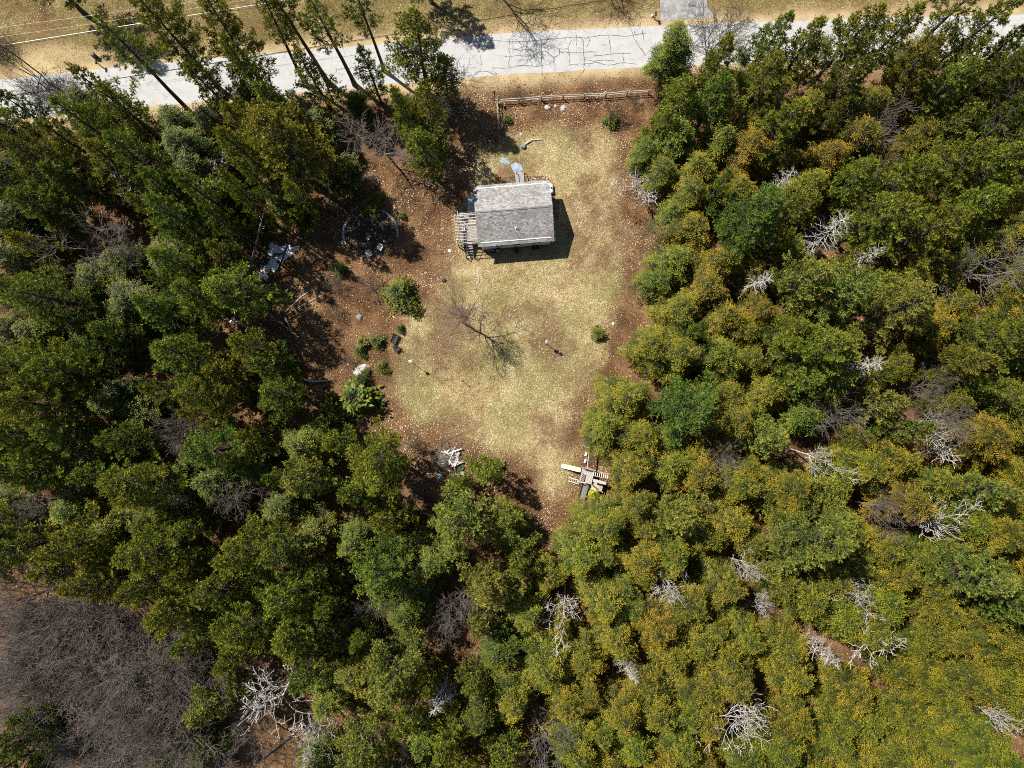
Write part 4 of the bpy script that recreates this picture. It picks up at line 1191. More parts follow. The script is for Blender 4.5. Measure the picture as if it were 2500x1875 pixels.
for px_, py_ in ((dl + 0.1, dbot + 0.15), (dl + 0.1, dtop - 0.15), (xr - 0.2, dbot + 0.15), (dl + 0.1, (dtop + dbot) / 2), (tl + 0.1, ttop - 0.1)):
    MB().box((px_, py_, (DZ - 0.04) / 2), (0.10, 0.10, DZ - 0.04)).build('post', M['greywood'], deck)
sx0 = L_(1137, 606, DZ).x; sx1 = sx0 + 0.85
for k in range(5):
    yy = dbot - 0.14 - k * 0.29; zz = DZ - 0.17 * (k + 1) + 0.03
    MB().box(((sx0 + sx1) / 2, yy, zz), (0.85, 0.25, 0.045), tint=random.uniform(0.5, 0.8)).build('tread', M['deckwood'], deck)
for xx in (sx0 - 0.04, sx1 + 0.04):
    MB().bar((xx, dbot, DZ - 0.1), (xx, dbot - 1.5, 0.06), 0.05, 0.2).build('stringer', M['black'], deck)
    MB().bar((xx, dbot, DZ + 0.9), (xx, dbot - 1.45, 0.95), 0.06, 0.05).build('handrail', M['black'], deck)
    MB().box((xx, dbot - 1.45, 0.48), (0.08, 0.08, 0.95)).build('post', M['black'], deck)
def railing(ax, ay, bx, by):
    d = math.hypot(bx - ax, by - ay)
    MB().bar((ax, ay, DZ + 0.92), (bx, by, DZ + 0.92), 0.09, 0.04).build('rail', M['greywood'], deck)
    n = int(d / 0.14); mb = MB()
    for i in range(1, n):
        t = i / n
        mb.box((ax + (bx - ax) * t, ay + (by - ay) * t, DZ + 0.47), (0.035, 0.035, 0.86))
    o = mb.build('balusters', M['black'], deck); tag(o, kind='stuff')
railing(dl + 0.05, dbot + 0.05, sx0 - 0.05, dbot + 0.05); railing(sx1 + 0.05, dbot + 0.05, xr - 0.1, dbot + 0.05); railing(dl + 0.05, dbot + 0.05, dl + 0.05, dtop - 0.05)
# pergola
perg = empty('pergola', (cc.x, cc.y, 0), ang, 'open pergola of thin pale rafters beside the cabin wall', 'pergola')
PZ = 2.75
pa = L_(1102, 528.6, PZ); pb = L_(1107.6, 586.7, PZ)
for k in range(9):
    t = k / 8
    y = pa.y + (pb.y - pa.y) * t; x = pa.x + (pb.x - pa.x) * t + random.uniform(-0.05, 0.05)
    MB().box(((x - hl + 0.14) / 2, y, PZ), (-hl + 0.14 - x, 0.045, 0.14), tint=random.uniform(0.45, 0.7)).build('rafter', M['palewood'], perg)
for y in (pb.y - 0.42, pa.y + 0.20):
    MB().box(((pa.x + 0.75 - hl + 0.14) / 2, y, PZ), (-hl + 0.14 - pa.x - 0.75, 0.045, 0.14), tint=0.55).build('rafter', M['palewood'], perg)
bx1 = L_(1114, 560, PZ - 0.14).x
for dx in (-0.08, 0.08):
    MB().box((bx1 + dx, (pa.y + pb.y) / 2 - 0.15, PZ - 0.148), (0.045, pa.y - pb.y + 0.75, 0.15), tint=0.5).build('beam', M['palewood'], perg)
bx2 = -hl + 0.02
MB().box((bx2, pb.y + 0.35, PZ - 0.148), (0.07, 1.9, 0.15), tint=0.75).build('beam', M['palewood'], perg)
for yy in (pa.y - 0.1, pb.y - 0.1):
    MB().box((bx1, yy, (PZ - 0.225) / 2), (0.11, 0.11, PZ - 0.225), tint=0.4).build('post', M['greywood'], perg)

def folding_chair(loc, rz, mat, label, group=None, s=1.0, name='garden_chair', cat='chair'):
    e = empty(name, loc, rz, label, cat, group); e.scale = (s, s, s)
    mb = MB()
    for k in range(5): mb.box((0, -0.2 + k * 0.1, 0.42), (0.5, 0.085, 0.03))
    mb.build('seat', mat, e)
    mb = MB()
    for k in range(5): mb.bar((-0.2 + k * 0.1, 0.24, 0.45), (-0.2 + k * 0.1, 0.40, 0.92), 0.07, 0.02, (0, 1, 0))
    mb.bar((-0.26, 0.40, 0.93), (0.26, 0.40, 0.93), 0.03, 0.06); mb.build('backrest', mat, e)
    for sx in (-1, 1):
        for yy in (-0.22, 0.24): MB().box((sx * 0.25, yy, 0.21), (0.05, 0.05, 0.42)).build('leg', mat, e)
        MB().bar((sx * 0.28, -0.26, 0.64), (sx * 0.28, 0.30, 0.66), 0.07, 0.03).bar((sx * 0.28, -0.22, 0.42), (sx * 0.28, -0.22, 0.64), 0.04, 0.04).build('armrest', mat, e)
    return e
w = CAB @ Vector((dl + 0.5, (dtop + dbot) / 2 - 0.1, DZ)); folding_chair(w, ang + 1.4, M['white'], 'white chair on the deck beneath the pergola')
# covered grill on the deck
w = CAB @ Vector((dl + 0.5, dtop - 0.6, DZ))
g = empty('barbecue_grill', w, ang, 'small blue-grey grill at the upper end of the deck', 'grill')
MB().lathe([(0.2, 0.62), (0.3, 0.78), (0.3, 0.86)], n=14).build('bowl', M['black'], g); MB().lathe([(0.3, 0.865), (0.27, 0.98), (0.12, 1.06), (0.05, 1.07)], n=14).build('lid', M['bluegrey'], g)
for k in range(3): MB().bar((0.15 * math.cos(k * 2.1), 0.15 * math.sin(k * 2.1), 0.66), (0.3 * math.cos(k * 2.1), 0.3 * math.sin(k * 2.1), 0.0), 0.03, 0.03).build('leg', M['black'], g)

# along the shaded wall
def on_wall(zx, zy, off=0.0, z=0.0):
    p = L_(*z1(zx, zy), 0.3); return CAB @ Vector((p.x, min(p.y, -ww - 0.12) - off, z))
w = on_wall(742, 1318)
e = empty('planter_box', w, ang, 'long dark planter box with pale stones against the cabin wall', 'planter')
for dx, dy, sx, sy in ((0, 0.27, 1.15, 0.04), (0, -0.27, 1.15, 0.04), (0.555, 0, 0.04, 0.5), (-0.555, 0, 0.04, 0.5)): MB().box((dx, dy, 0.22), (sx, sy, 0.44)).build('side', M['black'], e)
MB().box((0, 0, 0.17), (1.06, 0.49, 0.34)).build('soil', M['soil'], e)
mb = MB(); q = random.Random(3)
for k in range(14): mb.lathe([(0.03, 0), (0.05, 0.03), (0.02, 0.06)], (q.uniform(-0.48, 0.48), q.uniform(-0.2, 0.2), 0.335), 6, q.uniform(0.5, 1))
tag(mb.build('pebbles', M['white'], e), kind='stuff')
w = on_wall(830, 1302)
e = empty('condenser_unit', w, ang, 'small grey cooling unit with round fan beside the planter', 'cooling unit')
MB().box((0, 0, 0.38), (0.44, 0.44, 0.66)).build('casing', M['greywood'], e); MB().lathe([(0.17, 0.711), (0.17, 0.75), (0.14, 0.75)], n=16).build('fan_guard', M['black'], e); MB().box((0, 0, 0.025), (0.5, 0.5, 0.05)).build('base', M['concrete'], e)
folding_chair(on_wall(1060, 1300, 0.18), ang + 0.3, M['black'], 'black folding chair against the middle of the cabin wall', s=0.8)
w = on_wall(1290, 1275)
e = empty('storage_bench', w, ang, 'low dark storage box against the cabin wall near the barrels', 'storage box')
MB().box((0, 0, 0.2), (0.85, 0.42, 0.40)).build('box', M['black'], e)
for s in (-1, 1): MB().box((s * 0.215, 0, 0.42), (0.40, 0.44, 0.035)).build('lid', M['black'], e)
# rain barrels
for k, (zx, zy) in enumerate(((1526, 1088), (1529, 1166))):
    p = L_(*z1(zx, zy), 0.85); w = CAB @ Vector((p.x - 0.16, p.y, 0))
    e = empty('rain_barrel', w, ang, ('pale blue rain barrel under the roof edge, upper of two', 'pale blue rain barrel at the cabin corner, lower of two')[k], 'barrel', 'rain barrels at the cabin corner')
    MB().lathe([(0.27, 0.0), (0.31, 0.2), (0.33, 0.45), (0.31, 0.75), (0.29, 0.9), (0.29, 0.93), (0.24, 0.93), (0.24, 0.86)], n=20).build('barrel', M['white'], e, True)
    MB().lathe([(0.235, 0.862), (0.235, 0.868), (0.02, 0.872)], n=20).build('water', M['bluegrey'], e)
    MB().lathe([(0.335, 0.44), (0.342, 0.46), (0.335, 0.48)], n=20).build('band', M['bluegrey'], e)
# gas tank
p = L_(*z1(1484, 545), 0.7); w = CAB @ Vector((p.x, p.y, 0))
e = empty('gas_tank', w, ang + math.pi / 2, 'white gas tank beside the sunny end of the cabin', 'gas tank')
pts = [(-0.62, 0), (-0.58, 0.17), (-0.47, 0.28), (0.47, 0.28), (0.58, 0.17), (0.62, 0)]
MB().tube([(x, 0, 0.42) for x, r in pts], [max(r, 0.02) for x, r in pts], 18).build('tank', M['white'], e, True)
MB().lathe([(0.1, 0.70), (0.1, 0.80), (0.06, 0.83)], n=12).build('valve_cover', M['black'], e)
for s in (-1, 1): MB().box((s * 0.4, 0, 0.09), (0.08, 0.4, 0.18)).build('foot', M['concrete'], e)
# mulch bed and edging
def sheet(name, pxpts, z, mat, label, kind='structure'):
    pts = [P(*z1(*q)) for q in pxpts]
    return tag(MB().add([(p.x, p.y, z) for p in pts], [tuple(range(len(pts)))]).build(name, mat), label, kind=kind)
sheet('mulch_bed', [(880, 490), (900, 420), (1020, 400), (1180, 400), (1380, 398), (1460, 420), (1500, 470), (1505, 580), (1560, 690), (1590, 740), (1600, 860), (1560, 960), (1400, 700), (1300, 600), (1000, 600)], 0.006, M['soil'], 'dark mulch bed round the sunny corner of the cabin')
sheet('mulch_path', [(822, 360), (850, 340), (900, 345), (912, 380), (895, 430), (870, 500), (820, 500)], 0.010, M['reddirt'], 'red-brown mulch strip above the cabin')
hp = [P(*z1(*q), 0.03) for q in ((1145, 400), (1240, 405), (1340, 402), (1400, 392), (1470, 412), (1505, 460), (1512, 530), (1530, 590), (1560, 650), (1585, 705), (1560, 722), (1500, 690))]
hs = resample(hp, 0.15)
tag(MB().tube([(p.x, p.y, 0.035) for p in hs], 0.035, 6).build('garden_hose', M['orange'], smooth=True), 'faded orange hose curving round the sunny corner of the cabin', 'hose')
hp2 = [P(*z1(*q), 0.03) for q in ((1590, 760), (1602, 830), (1595, 880), (1582, 915))]
tag(MB().tube([(p.x, p.y, 0.03) for p in resample(hp2, 0.15)], 0.025, 6).build('garden_hose', M['white'], smooth=True), 'thin pale hose lying in the shadow beside the cabin', 'hose')

# ------------------------------------------------------------------ rail fence
fence = empty('rail_fence', P(1213, 251), 0, 'weathered grey split-rail fence between the road and the yard', 'fence')
f0 = fence.location.copy()
FP = [(1213, 254), (1267, 251), (1321, 245), (1374, 242), (1426, 240), (1478, 238), (1529, 233), (1582, 230)]
FP2 = [(1213, 254), (1215, 286), (1217, 318)]
for line in (FP, FP2):
    W = [P(x, y) - f0 for x, y in line]
    for i, p in enumerate(W):
        if line is FP2 and i == 0: continue
        MB().box((p.x, p.y, 0.6), (0.13, 0.13, 1.2), random.uniform(0, 1), random.uniform(0.3, 0.6)).build('post', M['greywood'], fence)
    for a, b in zip(W[:-1], W[1:]):
        for z in (0.48, 0.98):
            d = (b - a).normalized() * 0.14; j = [random.uniform(-0.03, 0.03) for _ in range(6)]
            sd = Vector((-d.y, d.x, 0)) * 0.35
            MB().tube([a - d + Vector((0, j[0], z + j[1])) + sd, (a + b) / 2 + Vector((0, j[2], z + j[3])) + sd, b + d + Vector((0, j[4], z + j[5])) + sd], [0.05, 0.065, 0.05], 6, tint=random.uniform(0.5, 0.9)).build('rail', M['greywood'], fence)
# post with a box at the fence corner
e = empty('lamp_post', P(1208, 246), 0, 'dark post with lantern head at the fence corner', 'lamp post')
MB().tube([(0, 0, 0), (0, 0, 1.9)], 0.045, 8).build('pole', M['black'], e); MB().lathe([(0.05, 1.9), (0.13, 2.0), (0.15, 2.25), (0.17, 2.27), (0.03, 2.42)], n=8).build('lantern', M['black'], e)

def rock(px, py, r, label, seed, mat='stone', squash=0.55, name='boulder', cat='rock', group=None):
    q = np.random.default_rng(seed); p = P(px, py)
    mb = MB(); n, m = 10, 6
    vs = []
    for i in range(m):
        t = math.pi * (0.02 + 0.6 * i / (m - 1))
        for k in range(n):
            a = k * 6.283 / n; s = r * (1 + q.normal(0, 0.12))
            vs.append((math.sin(t) * math.cos(a) * s, math.sin(t) * math.sin(a) * s * 0.85, max(-0.02, math.cos(t) * r * squash + r * 0.12)))
    fs = [tuple(range(n))]
    for i in range(m - 1):
        for k in range(n): fs.append((i * n + k, (i + 1) * n + k, (i + 1) * n + (k + 1) % n, i * n + (k + 1) % n))
    mb.add(vs, fs); o = mb.build(name, M[mat]); o.location = (p.x, p.y, 0); o.rotation_euler = (0, 0, q.random() * 6)
    return tag(o, label, cat, group)
rock(1336, 263, 0.35, 'pale grey rock below the rail fence, upper of two', 1); rock(1375, 265, 0.40, 'pale grey rock below the rail fence beside its shadowy twin', 2); rock(1356, 259, 0.2, 'small rock between the two pale rocks by the fence', 3)
rock(1272, 328, 0.22, 'small grey rock in the yard below the fence corner', 4); rock(1497, 790, 0.2, 'small white stone at the margin of the lawn', 5, 'white'); rock(1098, 613, 0.22, 'white stone beside the deck stairs', 6, 'white')
rock(885, 907, 0.95, 'large flat pale rock in the leaves at the edge of the clearing', 7, 'concrete', 0.25); rock(1245, 772, 0.2, 'small dark stone on the lawn beside the tree shadow', 8, 'greybark', 0.6)
rock(878, 775, 0.45, 'mossy grey boulder in the leaf litter', 9, 'greybark'); rock(1085, 685, 0.28, 'dark rounded stone above the leafless lawn tree', 10, 'black', 0.8)
# stump with a fallen limb
e = empty('tree_stump', P(1277, 358), 0.4, 'grey stump with a pale fallen limb above the cabin', 'stump')
MB().lathe([(0.42, 0), (0.33, 0.12), (0.28, 0.42), (0.02, 0.44)], n=12).build('stump', M['greybark'], e)
MB().tube([(0.3, 0.1, 0.15), (1.2, 0.3, 0.2), (2.1, 0.0, 0.1), (2.6, -0.25, 0.06)], [0.09, 0.07, 0.05, 0.03], 7).build('limb', M['deadwood'], e)
def log(pts, rad, mat, label, name='fallen_log', cat='log', group=None):
    W = [P(x, y) for x, y in pts]; o0 = W[0]
    mb = MB(); mb.tube([(p.x - o0.x, p.y - o0.y, rad * 0.9) for p in W], [rad * (1 - 0.5 * i / len(W)) for i in range(len(W))], 8, tint=0.6)
    o = mb.build(name, M[mat], smooth=True); o.location = o0
    return tag(o, label, cat, group)
log([(697, 762), (735, 725), (765, 705)], 0.06, 'deadwood', 'thin bleached pole lying in the leaves, upper of two'); log([(700, 768), (745, 742), (790, 720)], 0.06, 'deadwood', 'thin bleached pole lying in the leaves, lower of two')
log([(718, 918), (760, 932), (800, 930)], 0.14, 'deadwood', 'pale fallen log at the lower edge of the leafy hollow'); log([(696, 775), (712, 808)], 0.08, 'deadwood', 'short pale limb in the orange leaves')
log([(640, 812), (700, 900)], 0.09, 'greybark', 'grey fallen pole in the orange leaf litter'); log([(1170, 690), (1166, 660)], 0.06, 'deadwood', 'slim pale stick on the lawn below the deck')
log([(262, 833), (312, 895)], 0.10, 'palewood', 'tan fallen log in the sunlit gap of the pines, first of two'); log([(270, 830), (322, 890)], 0.09, 'palewood', 'tan fallen log in the sunlit gap of the pines, second of two')
log([(590, 1755), (640, 1690), (690, 1650)], 0.17, 'palewood', 'tan fallen trunk beneath the bleached tree'); log([(640, 1850), (720, 1790)], 0.16, 'bark', 'dark fallen trunk in the brown clearing near the lower edge')
log([(1510, 850), (1540, 862)], 0.07, 'deadwood', 'bleached branch sticking out of the hemlocks over the lawn'); log([(1555, 430), (1590, 405)], 0.16, 'deadwood', 'grey driftwood-like log at the clearing edge beside the white tree')
log([(735, 1055), (800, 1062), (815, 1075)], 0.06, 'deadwood', 'white broken branch in the dark gap above the pale pine')
# leaning dead trunks by the snow
def leaning(pa, pb, h, r, mat, label, stubs=0):
    a = P(*pa); b = P(pb[0], pb[1], h); e = empty('leaning_trunk', a, 0, label, 'dead trunk')
    d = b - a
    MB().tube([(0, 0, -0.1), d * 0.35, d * 0.7, d], [r, r * 0.85, r * 0.65, r * 0.3], 8).build('trunk', M[mat], e, True)
    q = random.Random(4)
    for k in range(stubs):
        p = d * (0.25 + 0.7 * k / stubs); s = Vector((q.uniform(-1, 1), q.uniform(-1, 1), q.uniform(-0.1, 0.4))) * 0.8
        MB().tube([p, p + s], [0.03, 0.012], 5).build('branch_stub', M['deadwood'], e)
leaning((602, 689), (643, 520), 9, 0.16, 'greybark', 'grey dead trunk with branch stubs leaning over the snow', 16); leaning((668, 690), (722, 545), 5, 0.13, 'bark', 'dark dead trunk lying across the snow patch')

# ------------------------------------------------------------------ fire pit, chairs, snow
def stone_arc(a0, a1, n, label, rad=3.15):
    e = empty('stone_border', FIRE_C, 0, label, 'stone border')
    for k in range(n):
        t = math.radians(a0 + (a1 - a0) * (k + 0.5) / n)
        MB().box((math.cos(t) * rad * 1.05, math.sin(t) * rad, 0.13 + random.uniform(-0.02, 0.03)), (0.24, rad * math.radians(abs(a1 - a0)) / n * 0.93, 0.26), t, random.uniform(0.3, 0.9)).build('stone', M['bluegrey' if k % 3 == 0 and a0 < 60 else 'stone'], e)
stone_arc(-8, 72, 13, 'curved border of bluish stones on the cabin side of the fire pit'); stone_arc(140, 205, 11, 'curved border of grey stones on the wooded side of the fire pit')
e = empty('fire_ring', P(899, 581), 0, 'rusty dark fire ring in the middle of the earth patch', 'fire ring')
mb = MB()
mb.lathe([(0.40, 0), (0.40, 0.28), (0.36, 0.28), (0.36, 0.02)], n=22); mb.build('ring', M['black'], e); MB().lathe([(0.355, 0.02), (0.355, 0.05), (0.05, 0.09)], n=14).build('ash', M['stone'], e)
for k in range(3): MB().tube([(-0.25, -0.1 + 0.1 * k, 0.1), (0.25, 0.12 - 0.1 * k, 0.14)], 0.04, 6).build('charred_log', M['black'], e)
folding_chair(P(903, 623), math.radians(20), M['white'], 'white plastic chair below the fire ring, lower of two', 'white chairs at the fire pit'); folding_chair(P(929, 608), math.radians(-28), M['white'], 'white plastic chair below the fire ring, upper of two', 'white chairs at the fire pit')
e = empty('wooden_stool', P(961, 554), 0.5, 'small square stool frame near the stone border', 'stool')
for dx, dy, sx, sy in ((0, 0.17, 0.4, 0.05), (0, -0.17, 0.4, 0.05), (0.175, 0, 0.05, 0.29), (-0.175, 0, 0.05, 0.29)): MB().box((dx, dy, 0.38), (sx, sy, 0.05)).build('rim', M['palewood'], e)
for dx in (-0.15, 0.15):
    for dy in (-0.15, 0.15): MB().box((dx, dy, 0.18), (0.05, 0.05, 0.355)).build('leg', M['palewood'], e)
e = empty('sandbox', P(871, 519), 0.55, 'open square timber frame on the ground in the shade', 'timber frame')
for dx, dy, sx, sy in ((0, 0.5, 1.1, 0.07), (0, -0.5, 1.1, 0.07), (0.515, 0, 0.07, 0.92), (-0.515, 0, 0.07, 0.92)): MB().box((dx, dy, 0.09), (sx, sy, 0.18)).build('side', M['greywood'], e)
tag(MB().lathe([(0.07, 0), (0.08, 0.12), (0.07, 0.25), (0.03, 0.3)], n=10).build('white_jug', M['white']), 'small white jug on the dark earth by the fire ring', 'jug').location = P(909, 561)
tag(MB().lathe([(0.11, 0), (0.15, 0.28), (0.15, 0.3), (0.13, 0.3), (0.10, 0.03)], n=12).build('bucket', M['red']), 'red bucket among the trunks beside the road pine', 'bucket').location = P(1078, 239)

def snow(px, py, rx, ry, rot, label, seed):
    q = np.random.default_rng(seed); p = P(px, py); n = 34
    ph = q.uniform(0, 6.28, 4)
    def rad(a): return 1 + 0.28 * math.sin(3 * a + ph[0]) + 0.18 * math.sin(5 * a + ph[1]) + 0.12 * math.sin(9 * a + ph[2]) + q.normal(0, 0.06)
    mb = MB(); vs = [(0, 0, 0.12)]; fs = []
    R = [rad(k * 6.283 / n) for k in range(n)]
    for f, z in ((0.5, 0.11), (0.82, 0.08), (1.0, 0.0)):
        for k in range(n):
            a = k * 6.283 / n; x = math.cos(a) * R[k] * rx * f; y = math.sin(a) * R[k] * ry * f
            vs.append((x * math.cos(rot) - y * math.sin(rot), x * math.sin(rot) + y * math.cos(rot), z + (q.normal(0, 0.012) if z else 0)))
    for k in range(n):
        k2 = (k + 1) % n
        fs.append((0, 1 + k, 1 + k2))
        for l in range(2): fs.append((1 + l * n + k, 1 + (l + 1) * n + k, 1 + (l + 1) * n + k2, 1 + l * n + k2))
    o = mb.add(vs, fs).build('snow_patch', M['snow'], smooth=True); o.location = p
    return tag(o, label, 'snow patch', 'leftover snow')
snow(668, 610, 0.85, 0.7, 0.4, 'leftover snow patch at the upper end of the hollow', 1); snow(703, 612, 1.0, 0.75, 0.3, 'leftover snow patch beside the dark fallen trunk', 2); snow(666, 645, 0.95, 0.75, 1.0, 'largest leftover snow patch under the leaning trunk', 3)
snow(690, 632, 0.6, 0.4, 0.6, 'snow bridging the two upper patches', 8); snow(640, 672, 0.75, 0.65, 0.9, 'leftover snow patch below the leaning grey trunk', 4); snow(556, 700, 0.7, 0.6, 1.2, 'snow patch half hidden by the spiky pine', 5); snow(569, 782, 0.4, 0.4, 0, 'small snow patch under the spiky pine', 6); snow(570, 735, 0.6, 0.6, 0, 'snow showing between the branches of the spiky pine', 9)
snow(915, 500, 0.26, 0.42, 0.2, 'tiny snow remnant above the stone border', 7); snow(923, 525, 0.3, 0.2, 0.1, 'smallest snow remnant at the end of the stone border', 10)

# ------------------------------------------------------------------ yard furniture and poles
e = empty('garden_bench', P(966, 829), math.radians(68), 'dark slatted garden bench at the edge of the lawn', 'bench')
for k in range(5): MB().box((0, -0.22 + k * 0.115, 0.44), (1.15, 0.09, 0.03), tint=0.4 + 0.1 * k).build('slat', M['black'], e)
for k in range(4): MB().box((0, 0.27 + k * 0.03, 0.55 + k * 0.11), (1.15, 0.03, 0.085)).build('back_slat', M['black'], e)
for s in (-1, 1):
    for yy in (-0.22, 0.26): MB().box((s * 0.52, yy, 0.21), (0.06, 0.06, 0.42)).build('leg', M['black'], e)
    MB().bar((s * 0.55, -0.25, 0.64), (s * 0.55, 0.3, 0.66), 0.06, 0.04).build('armrest', M['black'], e)
folding_chair(P(970, 854), math.radians(30), M['black'], 'dark garden chair next to the slatted bench', s=1.05)
def pole(px, py, h, label, head):
    e = empty('garden_pole', P(px, py), 0.3, label, 'pole')
    MB().tube([(0, 0, 0), (0, 0, h)], 0.035, 8).build('pole', M['greywood' if head != 'feeder' else 'black'], e)
    if head == 'house':
        MB().box((0, 0, h + 0.13), (0.24, 0.24, 0.26)).build('birdhouse', M['white'], e)
        MB().add([(-0.17, -0.16, h + 0.26), (0.17, -0.16, h + 0.26), (0.17, 0.16, h + 0.26), (-0.17, 0.16, h + 0.26), (-0.17, 0, h + 0.40), (0.17, 0, h + 0.40)], [(0, 1, 5, 4), (2, 3, 4, 5), (0, 4, 3), (1, 2, 5), (3, 2, 1, 0)]).build('birdhouse_roof', M['white'], e)
    elif head == 'feeder':
        MB().lathe([(0.2, h), (0.2, h + 0.03), (0.09, h + 0.04), (0.09, h + 0.32), (0.22, h + 0.33), (0.03, h + 0.46)], n=14).build('feeder', M['greywood'], e)
    else:
        MB().lathe([(0.06, h), (0.10, h + 0.06), (0.06, h + 0.14), (0.01, h + 0.15)], n=10).build('finial', M['black'], e)
pole(1010, 888, 2.6, 'tall pole with a white birdhouse on the lower lawn', 'house'); pole(1333, 840, 1.9, 'bird feeder pole standing on the lawn among brown leaves', 'feeder'); pole(1131, 932, 1.2, 'short dark stake standing in the lower lawn', 'finial')
tag(MB().lathe([(0.16, 0), (0.19, 0.05), (0.17, 0.3), (0.13, 0.3), (0.12, 0.08)], n=12).build('feeder_shadow_blob', M['black']), 'dark pot standing in for the feeder shadow on the lawn', 'blob').location = P(1368, 864)  # dark solid placed where the feeder head's shadow falls

# ------------------------------------------------------------------ playset
def z2(x, y): return (1300 + x * 0.1326, 1050 + y * 0.1326)
PA = P(*z2(1000, 850), 1.4)
play = empty('playset', (PA.x, PA.y, 0), math.radians(-14), 'wooden climbing playset with faded slide at the edge of the hemlocks', 'playset')
PI_ = (Matrix.Translation((PA.x, PA.y, 0)) @ Matrix.Rotation(math.radians(-14), 4, 'Z')).inverted()
def Q(x, y, z): return PI_ @ P(*z2(x, y), z)
H1 = 1.45
def platform(cx, cy, sx, sy, z, part_n):
    n = int(sx / 0.13)
    for i in range(n):
        MB().box((cx - sx / 2 + (i + 0.5) * sx / n, cy, z), (sx / n - 0.012, sy, 0.04), tint=random.uniform(0.45, 0.85)).build('deck_board', M['greywood'], play)
    for ax in (-1, 1):
        for ay in (-1, 1):
            MB().box((cx + ax * sx / 2, cy + ay * sy / 2, (z + 0.95) / 2), (0.10, 0.10, z + 0.95), tint=0.5).build('post', M['greywood'], play)
def slats(ax, ay, bx, by, z):
    d = math.hypot(bx - ax, by - ay); n = max(2, int(d / 0.17))
    MB().bar((ax, ay, z + 0.85), (bx, by, z + 0.85), 0.09, 0.05, tint=0.7).build('rail', M['greywood'], play)
    for i in range(n):
        t = (i + 0.5) / n; ang_ = math.atan2(by - ay, bx - ax)
        MB().box((ax + (bx - ax) * t, ay + (by - ay) * t, z + 0.44), (0.09, 0.025, 0.76), ang_, 0.6).build('slat', M['greywood'], play)
a1 = Q(900, 735, H1); b1 = Q(1050, 960, H1)
S1x, S1y = 1.45, 1.7
c1x, c1y = 0.0, 0.05
platform(c1x, c1y, S1x, S1y, H1, 1)
slats(c1x - S1x / 2, c1y + S1y / 2, c1x + S1x / 2, c1y + S1y / 2, H1); slats(c1x - S1x / 2, c1y - S1y / 2, c1x - S1x / 2, c1y + S1y / 2 - 0.6, H1)
# lower platform
c2 = Q(1190, 1020, 1.0); H2 = 1.0
platform(c2.x, c2.y, 1.35, 1.15, H2, 2)
slats(c2.x - 0.67, c2.y - 0.575, c2.x - 0.2, c2.y - 0.575, H2)
MB().box((c2.x + 0.05, c2.y + 0.52, H2 + 1.02), (1.55, 0.34, 0.06), tint=0.8).build('bench_board', M['greywood'], play)
# straight slide
s0 = Q(880, 735, H1); s1 = Q(535, 655, 0.25)
mid = s0.lerp(s1, 0.8); mid.z -= 0.12
pth = [s0 + Vector((0.05, 0, 0.02)), s0.lerp(s1, 0.4) + Vector((0, 0, -0.04)), mid, s1]
mb = MB()
for a, b in zip(pth[:-1], pth[1:]): mb.bar(a, b, 0.46, 0.03)
d = (s1 - s0).normalized(); sd = Vector((-d.y, d.x, 0)).normalized() * 0.24
for k in (-1, 1):
    for a, b in zip(pth[:-1], pth[1:]): mb.bar(a + sd * k + Vector((0, 0, 0.06)), b + sd * k + Vector((0, 0, 0.06)), 0.03, 0.14)
mb.build('slide', M['paleyellow'], play)
# curved yellow slide
pts = [Q(*q) for q in ((1180, 1105, H2 + 0.05), (1110, 1100, H2 - 0.08), (1055, 1145, H2 - 0.25), (1060, 1215, H2 - 0.45), (1120, 1250, H2 - 0.6), (1175, 1235, H2 - 0.72))]
pts = resample(pts, 0.15)
mb = MB(); n = len(pts); vs = []; fs = []
for i, p in enumerate(pts):
    d = pts[min(i + 1, n - 1)] - pts[max(i - 1, 0)]; d.z = 0; d.normalize(); s = Vector((-d.y, d.x, 0))
    for o_, z_ in ((-0.26, 0.16), (-0.20, 0.02), (0, -0.03), (0.20, 0.02), (0.26, 0.16)): vs.append(p + s * o_ + Vector((0, 0, z_)))
    if i:
        for k in range(4): fs.append(((i - 1) * 5 + k, (i - 1) * 5 + k + 1, i * 5 + k + 1, i * 5 + k))
o = mb.add(vs, fs).build('curved_slide', M['yellow'], play, True); tag(o, 'bright yellow curved slide'); md = o.modifiers.new('thickness', 'SOLIDIFY'); md.thickness = 0.03
MB().bar(Q(1185, 1190, 0.6), Q(1190, 1110, H2 + 0.1), 0.2, 0.05).build('slide_panel', M['yellow'], play)
# ramp
r0 = Q(985, 1005, H1 * 0.95); r1 = Q(905, 1275, 0.06)
d = (r1 - r0); sd = Vector((-d.y, d.x, 0)).normalized()
for k in range(4): MB().bar(r0 + sd * (-0.27 + 0.18 * k), r1 + sd * (-0.27 + 0.18 * k), 0.165, 0.035, tint=random.uniform(0.4, 0.7)).build('ramp_board', M['deckwood'], play)
for k in (-1, 1): MB().bar(r0 + sd * 0.4 * k + Vector((0, 0, 0.05)), r1 + sd * 0.4 * k + Vector((0, 0, 0.05)), 0.05, 0.14).build('ramp_edge', M['black'], play)
